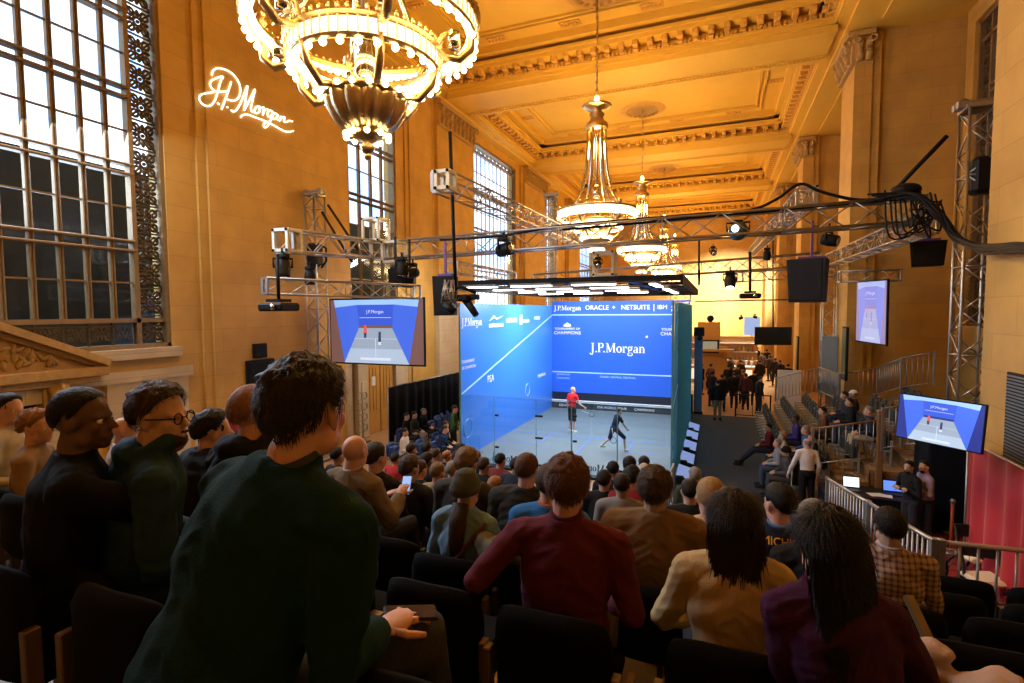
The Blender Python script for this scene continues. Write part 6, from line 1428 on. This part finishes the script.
far = [
 (395.6, 459.5, 7.6, 'dark haired person in a red jacket in the left middle crowd', 'dark', 'short', (.42, .03, .03)),
 (411.5, 450, 8.0, 'dark haired man in black seen in profile before the left side seats', 'dark', 'short', (.012, .012, .014)),
 (427, 461, 6.2, 'dark haired person in black in the middle crowd, left of the sandy haired man', 'dark', 'thick', (.015, .015, .016)),
 (427.5, 449, 8.4, 'curly dark haired person in grey in the middle crowd', 'dark', 'curly', (.06, .06, .06)),
 (436, 455, 8.0, 'brown haired person in brown right of the curly haired one', 'brown', 'short', (.08, .05, .03)),
 (447, 456, 8.2, 'man with thin orange hair in a navy jacket among the middle crowd', 'orange', 'fringe', (.02, .025, .05)),
 (458, 458, 7.2, 'dark haired person in a grey coat among the middle crowd', 'dark', 'short', (.05, .05, .055)),
 (461.5, 450.5, 9.2, 'dark haired person near the left front corner of the court', 'dark', 'thick', (.02, .02, .03)),
 (468.5, 455, 9.0, 'balding man near the left front corner of the court', 'grey', 'fringe', (.10, .09, .08)),
 (453, 470, 5.6, 'person with greying hair left of the wavy haired man', 'grey', 'short', (.04, .04, .045)),
 (484, 466, 6.4, 'brown haired man in a black jacket near the front of the court', 'brown', 'short', (.012, .012, .014)),
 (500.5, 461, 7.6, 'man with black hair in a dark red shirt right before the glass wall', 'black', 'short', (.16, .03, .03)),
 (495, 487, 4.9, 'person with orange brown hair low beside the beanie', 'orange', 'short', (.10, .07, .05)),
 (613, 470, 6.6, 'man with a shaved dark head in black before the glass wall', 'black', 'crop', (.014, .014, .016)),
 (629.5, 466, 6.8, 'black haired person in dark clothes before the glass wall', 'black', 'short', (.014, .014, .016)),
 (644, 464, 8.2, 'dark haired person behind the white haired man at the court front', 'dark', 'short', (.03, .03, .03)),
 (644, 472, 6.4, 'nearly bald white haired man in black before the glass wall', 'white', 'fringe', (.02, .02, .025)),
 (632, 478, 5.6, 'person with black hair and a red jacket before the glass wall', 'black', 'curly', (.30, .03, .04)),
 (622, 486, 4.9, 'person with dark grey hair in a black and white top left of the camel coat', 'dark', 'short', (.20, .19, .18)),
 (695, 476, 7.4, 'grey haired man in a dark olive coat beside the aisle end', 'grey', 'short', (.05, .05, .035)),
 (690, 492, 5.0, 'dark haired person in a black coat right of the camel coat', 'dark', 'short', (.015, .015, .015)),
 (604, 481, 5.6, 'dark haired person in black just right of the curly haired man', 'dark', 'thick', (.012, .012, .014)),
 (516, 466, 7.0, 'dark haired person in a navy coat behind the olive jacket man', 'dark', 'short', (.02, .025, .04)),
 (420, 470, 5.0, 'person with brown hair in dark green between the two middle jackets', 'brown', 'short', (.02, .035, .025)),
 (477, 457, 8.6, 'grey haired person in black near the glass corner', 'grey', 'short', (.02, .02, .02)),
]
for i, (px, py, y, lb, hc_, hs_, c) in enumerate(far):
    y = 4.4 + (y - 4.4) * (1.25 if px > 600 else 1.0) if y > 4.4 else y
    aud(px, py, y, lb, det=0, hair=(hs_, hc_), top=('cloth', c), skin=['fair', 'pink', 'olive', 'pink'][i % 4], pad=.01, yaw=(-.25 if px < 520 else .1), lean=.1 + .05 * (i % 3), fat=1.05)
# seats of the main stand: one under every sitter, empty ones in the gaps of the near rows
for (x, y, z, who) in CH:
    put_chair(chairA, usedA, x, y + .0, z, 0, 'black theatre chair under the ' + ' '.join(w for w in who.replace('the ', '').split()[:11]), 'black theatre chairs of the main stand')
def pxof(x, y, z):
    c = RW.T @ np.array([x, y, z - CAM.z]); return CX + F_PX * c[0] / c[2], CY + F_PX * c[1] / c[2], c[2]
for i, y in enumerate(ROWY):
    if i == 0 or i > 7: continue
    z = rake(y); x = -8.5; k = 0; xm_ = 3.9 if y < 5.6 else 1.6
    while x < xm_:
        u_, v_, d_ = pxof(x, y - .2, z + .8)
        ok = all(math.hypot(cx_ - x, cy_ - y) > .50 for cx_, cy_, cz_, w in CH)
        if ok and d_ > .75 and -60 < u_ < 1084 and v_ < 720:
            k += 1; side = 'left of the middle' if u_ < 400 else 'right of the middle' if u_ > 650 else 'in the middle'
            put_chair(chairA, usedA, x, y, z, 0, 'empty black chair, %s empty one from the left in the %s main row' % (ORD[min(k, 20) - 1] if k > 1 else 'first', ORD[i - 1] if i > 1 else 'nearest'), 'black theatre chairs of the main stand')
            CH.append((x, y, z, '')); x += .53
        else: x += .06 if not ok else .53
# things lying about
p = at(930, 612, d=2.6); t = thing('programme_roll', tuple(p), 'tan armrest strip standing between the right chairs beside the purple top', 'armrest'); mb = MB(); a, b = at(908, 596, d=2.3), at(934, 652, d=2.15); mb.bar(a, b, .035, .025); mb.build('pad', M_TANMET, t); mb = MB(); mb.bar(b, b + Vector((.02, 0, -.35)), .015); mb.build('rod', M_TANMET, t)
p = at(945, 668, d=1.75); t = thing('crumpled_jacket', tuple(p), 'crumpled pale pink garment on the chair at the bottom right', 'jacket'); mb = MB()
for k in range(9): mb.sphere(p + Vector((random.uniform(-.16, .18), random.uniform(-.05, .12), random.uniform(-.08, .0))), 1, 12, 8, (random.uniform(.04, .08), .06, random.uniform(.02, .04)), Matrix.Rotation(random.uniform(-.6, .6), 3, 'Y'))
me = fuse(mb, .012, 2, 'g')
for v in me.vertices: v.co += Vector((0, 0, 1)) * .014 * noise.noise(v.co * 22)
me.transform(Matrix.Translation(-p)); link_mesh('cloth', me, cm('cloth', (.38, .27, .22)), t)
p = at(500, 548, d=2.9); t = thing('folded_jacket', tuple(p), 'grey green jacket draped over the chair back beside the maroon sleeve', 'jacket'); mb = MB()
for k in range(7): mb.sphere(p + Vector((-.10 + .035 * k, random.uniform(-.03, .03), random.uniform(-.05, .01))), 1, 12, 8, (.07, .08, random.uniform(.04, .07)))
me = fuse(mb, .012, 2, 'g')
for v in me.vertices: v.co += Vector((0, 0, 1)) * .014 * noise.noise(v.co * 20)
me.transform(Matrix.Translation(-p)); link_mesh('cloth', me, cm('cloth', (.14, .15, .11)), t)

# ---------------------------------------------------------------- free standing / side people
def stand_at(px_head, py_head, dist, label, floor=None, pose='stand', yaw=0.0, **k):
    """dist = hall depth y; figure scaled so head meets the pixel and feet the floor"""
    fl = 0.0 if floor is None else floor; hz = (.94 if pose == 'stand' else .54) + .68
    p = at(px_head, py_head, y=dist) if dist else at(px_head, py_head, z=fl + hz); s = (p.z - fl) / hz; sc = min(1.15, max(.85, s)); print('st', round(s, 2), label[:40], [round(v, 2) for v in p])
    return person((p.x, p.y, fl + (s - sc) * hz if abs(s - sc) > .001 and floor is not None and pose == 'sit' else fl), yaw, label, pose, s=sc, **k)
# players
stand_at(572, 390, 19.6, 'bald squash player in a red shirt and black shorts, near the left wall', yaw=-.5, hy=-.3, det=1, skin='pink', hair=('bald', 'grey'), top=('cloth', (.62, .02, .03)), bottom=(.02, .02, .025), shorts=True, sleeves='short', arms='down', shoe=(.7, .7, .7), elbows={1: (.24, .10, 1.14)}, hands={1: (.36, .26, 1.0)})
p = at(582, 411, y=19.3); t = thing('squash_racket', tuple(p), 'squash racket held by the player in the red shirt', 'racket'); mb = MB(); mb.ring(p + Vector((.38, 0, -.1)), .10, .008, 20, 5, M=Matrix.Rotation(PI / 2, 3, 'X')); mb.build('head', M_PLASTIC, t); mb = MB(); mb.tube([p, p + Vector((.29, 0, -.08))], .012, 6); mb.build('shaft', M_WHITE, t)
stand_at(614, 411, 17.4, 'dark haired squash player in navy lunging for the ball', yaw=-.9, hy=-.2, lean=.35, det=1, skin='fair', hair=('short', 'dark'), top=('cloth', (.012, .02, .05)), bottom=(.015, .03, .09), shorts=True, sleeves='short', arms='down', shoe=(.6, .62, .5), elbows={-1: (-.22, .20, 1.08), 1: (.20, .34, 1.05)}, hands={-1: (-.20, .32, .86), 1: (.16, .50, .90)}, legs={-1: ((-.12, -.12, .52), (-.14, -.45, .26)), 1: ((.10, .40, .56), (.12, .42, .09))})
p = at(612, 428, y=17.2); t = thing('squash_racket', tuple(p), 'squash racket swinging low from the hand of the player in navy', 'racket'); mb = MB(); mb.ring(p + Vector((.05, 0, -.42)), .10, .008, 20, 5, M=Matrix.Rotation(PI / 2, 3, 'X')); mb.build('head', M_PLASTIC, t); mb = MB(); mb.tube([p, p + Vector((.04, 0, -.33))], .012, 6); mb.build('shaft', M_WHITE, t)
p = at(647, 337, y=20.5); t = thing('squash_ball', tuple(p), 'small pale squash ball in flight before the blue front wall', 'ball'); mb = MB(); mb.sphere(p + Vector((1.0, 0, -.55)) * 0, .045, 10, 8); mb.build('ball', M_WHITE, t)
# crew
stand_at(912, 467, None, 'bearded crew man in black with folded arms under the television, left one', yaw=2.0, hy=.4, det=1, skin='olive', hair=('short', 'black'), beard='black', top=('cloth', (.012, .012, .014)), arms='crossed', hp=-.05)
stand_at(928, 467, None, 'bearded crew man in a lilac shirt and black waistcoat under the television', yaw=1.7, hy=.5, det=1, skin='pink', hair=('short', 'dark'), beard='dark', top=('cloth', (.30, .22, .34)), arms='crossed')
a = bpy.context.scene.objects[-1]
stand_at(808, 444, None, 'bald man in a white shirt standing with a cane before the side stand', yaw=.25, hy=.2, det=1, skin='pink', hair=('fringe', 'grey'), top=('cloth', (.74, .74, .76)), bottom=(.012, .012, .014), arms='down', hands={-1: (-.34, .22, .82)}, elbows={-1: (-.30, .05, 1.12)}, floor=.0)
p = at(791, 466, y=14.0); t = thing('cane', (p.x, p.y, 0), 'pale walking cane held by the man in the white shirt', 'cane'); mb = MB(); mb.tube([(p.x, p.y, 0), (p.x + .03, p.y, .95)], .013, 8); mb.build('shaft', mat('cane wood', (.55, .6, .4), .4), t); mb = MB(); mb.tube([(p.x + .03, p.y, .95), (p.x + .03, p.y + .03, 1.0), (p.x + .05, p.y - .08, 1.0)], .016, 8); mb.build('handle', M_BLACK, t)
# side stand sitters (row x, floor)
def sider(px, py, row, label, yaw=PI / 2, **k):
    x, z, y0, y1 = SR[row]; sc = 1.0; p = at(px, py, z=z + 1.225); print('side', row, round(p.x, 2), round(p.y, 2), label[:40])
    r = person((p.x + .1, p.y, z), yaw, label, 'sit', s=sc, **k); SIDE_TAKEN.append((p.y, x, label)); return r
sider(767, 427, 0, 'man in a maroon sweater sitting at the carpet edge with his legs stretched out', det=1, skin='tan', hair=('short', 'dark'), top=('knit', (.14, .02, .03)), bottom=(.02, .025, .05), legs={-1: ((-.1, .45, .50), (-.1, .85, .09)), 1: ((.1, .45, .52), (.08, .80, .12))}, arms='lap')
sider(776, 443, 0, 'grey haired man in a pale grey jacket and jeans on the lowest side row', det=1, skin='pink', hair=('short', 'grey'), top=('cloth', (.26, .27, .30)), bottom=(.05, .08, .15), pad=.012)
sider(784, 451, 0, 'person in a black beanie and a dark grey coat on the lowest side row', det=1, hair=('beanie', (.01, .01, .012)), top=('cloth', (.07, .07, .075)), bottom=(.06, .06, .065), pad=.015)
sider(781, 436, 0, 'blond woman in a cream top on the lowest side row', det=1, hair=('curly', 'blond'), top=('cloth', (.45, .38, .30)), fem=True)
sider(794, 419, 1, 'dark skinned man in a purple sweater in the second side row', det=1, skin='dark', hair=('crop', 'black'), top=('knit', (.06, .04, .20)))
sider(804, 430, 1, 'grey haired man in a blue shirt in the second side row', det=1, skin='pink', hair=('short', 'grey'), top=('cloth', (.05, .10, .28)))
sider(811, 437, 1, 'dark haired person in black next to the blue shirt in the second side row', det=0, hair=('short', 'dark'), top=('cloth', (.012, .012, .014)))
sider(821, 411, 2, 'man in a brown leather jacket in the third side row', det=1, skin='fair', hair=('short', 'dark'), top=('cloth', (.13, .06, .035)), pad=.012)
sider(848, 402, 3, 'man in a black jacket and jeans leaning back in the fourth side row', det=1, skin='fair', hair=('short', 'dark'), top=('cloth', (.012, .013, .018)), bottom=(.06, .11, .22), pad=.012)
sider(843, 395, 3, 'person in dark blue with legs crossed in the fourth side row', det=0, hair=('short', 'dark'), top=('cloth', (.03, .035, .05)), bottom=(.02, .03, .07))
sider(852, 394, 3, 'person in a white cap in the fourth side row', det=0, hair=('short', 'grey'), cap=(.75, .73, .7), top=('cloth', (.03, .03, .04)))
sider(867, 411, 3, 'grey haired man in navy and khaki in the fourth side row behind the railing', det=1, skin='pink', hair=('short', 'grey'), top=('cloth', (.02, .03, .06)), bottom=(.42, .34, .24))
side_chairs()
# left side stand by the black drape
def lefty(px, py, x, fl, label, **k):
    sc = 1.0; p = at(px, py, z=fl + 1.225); x = p.x; fl2 = fl; print('left', round(p.x, 2), round(p.y, 2), label[:40])
    r = person((x, p.y, fl2), -PI / 2 + .2, label, 'sit', s=sc, **k); put_chair(chairC, usedC, x, p.y, fl2, -PI / 2, 'blue chair under the ' + ' '.join(label.split()[:9]), 'blue chairs of the left side stand'); return r
lefty(404.8, 416, 0, .1, 'dark haired man in black on the left side seats, left of the grey trousers', det=0, hair=('short', 'dark'), top=('cloth', (.014, .014, .016)))
lefty(412.5, 414.5, 0, .1, 'man in a charcoal jacket and pale grey trousers on the left side seats', det=0, hair=('short', 'dark'), top=('cloth', (.035, .04, .04)), bottom=(.26, .25, .24))
lefty(422, 411, 0, .1, 'bald man in a black jacket on the left side seats beneath the black drape', det=0, hair=('fringe', 'grey'), skin='pink', top=('cloth', (.012, .012, .015)), pad=.015)
lefty(439, 428, 0, .0, 'man with glasses in a navy coat leaning forward on the left side seats', det=0, hair=('short', 'brown'), top=('cloth', (.015, .03, .08)), lean=.3)
lefty(443.5, 424.5, 0, .0, 'brown haired man in black beside the navy coat on the left side seats', det=0, hair=('short', 'brown'), top=('cloth', (.012, .012, .014)))
lefty(403, 432, 0, .0, 'person in a white shirt at the near end of the left side seats', det=0, skin='tan', hair=('short', 'dark'), top=('cloth', (.55, .48, .40)))
stand_at(453, 409, None, 'person in a green top standing by the left glass wall of the court', yaw=-1.3, det=0, hair=('short', 'brown'), top=('cloth', (.05, .13, .05)), arms='crossed', floor=0)
for k, (px, py) in enumerate(((435, 421), (441, 416), (447, 413), (452, 411), (440, 433), (447, 428), (396, 443), (424, 440))):
    p = at(px, py, z=.8); put_chair(chairC, usedC, p.x, p.y, 0, -PI / 2, 'empty blue chair on the left side stand, ' + ['nearest to the bald man', 'second from the bald man', 'third from the bald man', 'touching the court corner', 'low one behind the navy coat', 'low one by the court glass', 'at the near end by the aisle', 'beside the white shirt'][k], 'blue chairs of the left side stand')
# the crowd by the bar
def guest(px, py, ft, label, yaw=0.0, **k):
    p = at(px, py, z=1.62); f = p; s = sc = 1.0; print('g', round(s, 2), round(f.y, 1), label[:36]); k.setdefault('det', 0); k.setdefault('arms', 'down')
    return person((p.x, f.y, 0), yaw, label, 'stand', s=sc, **k)
BK = (.012, .012, .014)
for k, (px, py, c, w) in enumerate(((701, 366, BK, 'half hidden behind the tall blue banner, in black'), (712, 374, (.03, .025, .03), 'in a plum grey coat just behind the backpack person'), (722, 377, (.02, .02, .025), 'in dark navy, between the backpack and the long coat'), (741, 362, (.05, .03, .02), 'in brown, at the counter left of the tall guest'), (731, 359, (.03, .03, .03), 'in charcoal, with the back to the bar shelves'), (759, 379, BK, 'in black, at the crowd barrier on the right'), (704, 357, (.06, .04, .03), 'in tan brown, farthest left at the counter'))):
    p = at(px, py, z=1.62); person((p.x, p.y, 0), .5 * (k % 5) - 1, 'standing guest ' + w, 'stand', det=0, arms='down', hair=('short', ['dark', 'black', 'brown'][k % 3]), top=('cloth', c), pad=.012)
guest(718, 383, 413, 'person with a grey backpack and khaki trousers at the far end of the runner', hair=('short', 'dark'), top=('cloth', BK), bottom=(.24, .19, .11), yaw=.3, pad=.02)
guest(734.5, 375, 419, 'broad person in a long black coat and jeans at the end of the runner', hair=('thick', 'brown'), top=('cloth', (.016, .017, .02)), bottom=(.02, .03, .08), yaw=-.1, pad=.03, fat=1.2)
guest(746, 376, 417, 'person in a maroon coat beside the black coat by the runner end', hair=('short', 'brown'), top=('cloth', (.07, .02, .025)), pad=.02)
guest(755, 373, 414, 'person with black hair in a black parka at the right of the standing group', hair=('thick', 'black'), top=('cloth', BK), pad=.03, fat=1.1)
guest(706, 360, 393, 'dark haired guest in black at the left end of the bar crowd', hair=('short', 'dark'), top=('cloth', BK), yaw=-1)
guest(710.5, 366, 397, 'guest in a dusty pink top in the bar crowd beside the court', hair=('short', 'brown'), top=('cloth', (.16, .08, .08)), yaw=-.6)
guest(715.5, 361, 402, 'guest in a brown coat left of the backpack person', hair=('short', 'black'), top=('cloth', (.04, .025, .02)), yaw=1)
guest(724, 354, 384, 'dark figure leaning over the bar counter', hair=('short', 'dark'), top=('cloth', BK), yaw=.2)
guest(728.5, 367, 402, 'guest in black between the backpack person and the long coat', hair=('short', 'dark'), top=('cloth', (.02, .02, .02)))
guest(738, 367, 398, 'guest in dark grey behind the long black coat', hair=('short', 'brown'), top=('cloth', (.03, .03, .032)))
guest(749, 353, 385, 'tall guest in a black coat standing alone right of the bar lights', hair=('short', 'brown'), top=('cloth', BK), pad=.02, yaw=.5)
guest(743, 372, 402, 'pale haired guest behind the maroon coat', hair=('short', 'blond'), top=('cloth', (.05, .04, .04)))
for k, (px, py, ft, c, w) in enumerate(((757, 349, 372, (.02, .02, .03), 'left of the far right crowd, in navy'), (762, 354, 380, (.07, .035, .02), 'in the far right crowd, in rusty brown'), (767, 351, 374, (.02, .02, .02), 'in the far right crowd under the hanging television, in black'), (770, 357, 383, (.05, .03, .02), 'in the far right crowd, in dark brown'), (775, 360, 386, BK, 'at the right of the far right crowd, in black'), (780, 362, 386, (.03, .02, .02), 'last of the far right crowd beside the white partition'), (760, 362, 390, (.03, .025, .02), 'in front of the far right crowd, in charcoal'), (753, 345, 366, (.10, .06, .04), 'far behind the tall guest, in tan'), (746, 344, 364, (.03, .03, .05), 'far behind the bar lights, in blue grey'), (788, 366, 386, BK, 'half hidden above the white partition'))):
    guest(px, py, ft, 'standing guest ' + w, hair=('short', ['dark', 'brown', 'black'][k % 3]), top=('cloth', c), yaw=.4 * (k % 4) - .6, pad=.01)

# ================================================================= LIGHT, SKY, CAMERA
w = bpy.data.worlds.new('sky'); SC.world = w; w.use_nodes = True; nt = w.node_tree; bg = nt.nodes['Background']
n = nt.nodes.new('ShaderNodeTexNoise'); n.inputs['Scale'].default_value = 9; tc = nt.nodes.new('ShaderNodeTexCoord'); nt.links.new(tc.outputs['Generated'], n.inputs['Vector'])
r_ = nt.nodes.new('ShaderNodeValToRGB'); r_.color_ramp.elements[0].color = (.45, .68, 1, 1); r_.color_ramp.elements[1].color = (1, 1, 1, 1); r_.color_ramp.elements[0].position = .38; r_.color_ramp.elements[1].position = .55
nt.links.new(n.outputs['Fac'], r_.inputs[0]); nt.links.new(r_.outputs[0], bg.inputs[0]); bg.inputs[1].default_value = 3.2
def light(kind, loc, power, col, size=None, target=None, **k):
    l = bpy.data.lights.new(kind.lower() + '_light', kind); l.energy = power; l.color = col
    if kind == 'AREA': l.shape = 'RECTANGLE'; l.size, l.size_y = size
    elif size: l.shadow_soft_size = size
    for a, v in k.items(): setattr(l, a, v)
    o = bpy.data.objects.new(kind.lower() + '_light', l); COL.objects.link(o); o.location = loc
    if target is not None: d = Vector(target) - Vector(loc); o.rotation_euler = d.to_track_quat('-Z', 'Y').to_euler()
    return o
WARM = (1.0, .54, .13)
for i, y in enumerate(CHY):
    light('POINT', (-4.1, y, 10.6), 1500 if i else 1000, WARM, .6)
    light('SPOT', (-4.1, y, 9.0), 1500, WARM, .5, (-4.1, y, 16), spot_size=2.6, spot_blend=.6)          # glow of the ring lamps and their uplights
    light('POINT', (-4.1, y, 7.4), 380 if i else 70, (1, .66, .30), .5)
# cool flood lights of the court canopy
light('AREA', (-4.36, 19.6, 5.52), 930, (.90, .96, 1.0), (5.8, 9.0), (-4.36, 19.6, 0))
light('AREA', (-6.7, 19.4, 5.5), 420, (.88, .95, 1.0), (.6, 8.8), (-7.5, 19.4, 3.6))
# daylight from the tall windows of the far right bays on to the end wall
light('SPOT', (3.6, 46.5, 11.5), 36000, (1, .95, .84), .3, (0.8, 62, 5.5), spot_size=.75, spot_blend=.6)
light('SPOT', (3.9, 40, 9.5), 9000, (1, .88, .68), .3, (-.5, 38, 0), spot_size=1.3, spot_blend=.6)
light('SPOT', (3.6, 53, 12.0), 14000, (1, .95, .84), .3, (-3, 62, 5.0), spot_size=.9, spot_blend=.6)
light('AREA', (-12.0, 5.6, 9.5), 1300, (.75, .86, 1.0), (6.0, 7.0), (0, 7.0, 1.0))
light('AREA', (-12.0, 29.3, 9.5), 160, (.75, .86, 1.0), (6.0, 8.0), (0, 29.3, 0))
light('SPOT', (-8.5, 2.0, 12.0), 4200, (1, .86, .62), .15, (4.4, 10.6, 3.4), spot_size=.38, spot_blend=.5)
cam = bpy.data.cameras.new('camera'); cam.sensor_width = 36; cam.lens = F_PX / 1024 * 36; cam.clip_start = .05; cam.clip_end = 300
co_ = bpy.data.objects.new('camera', cam); COL.objects.link(co_); SC.camera = co_
Rm = Matrix([list(r) for r in RW]); cx_, cy_, cz_ = Rm.col[0], -Rm.col[1], -Rm.col[2]
M4 = Matrix((cx_, cy_, cz_)).transposed().to_4x4(); M4.translation = CAM; co_.matrix_world = M4
vs_ = SC.view_settings; vs_.view_transform = 'Standard'; vs_.look = 'None'; vs_.exposure = 0.0; vs_.gamma = 1.0; vs_.use_curve_mapping = False
SC.cycles.max_bounces = 8; SC.cycles.transparent_max_bounces = 16; SC.cycles.use_denoising = True; SC.cycles.caustics_reflective = False; SC.cycles.caustics_refractive = False; SC.cycles.sample_clamp_indirect = 6
for o in bpy.data.objects:
    if '_o' in o: del o['_o']
    if '_n' in o: del o['_n']
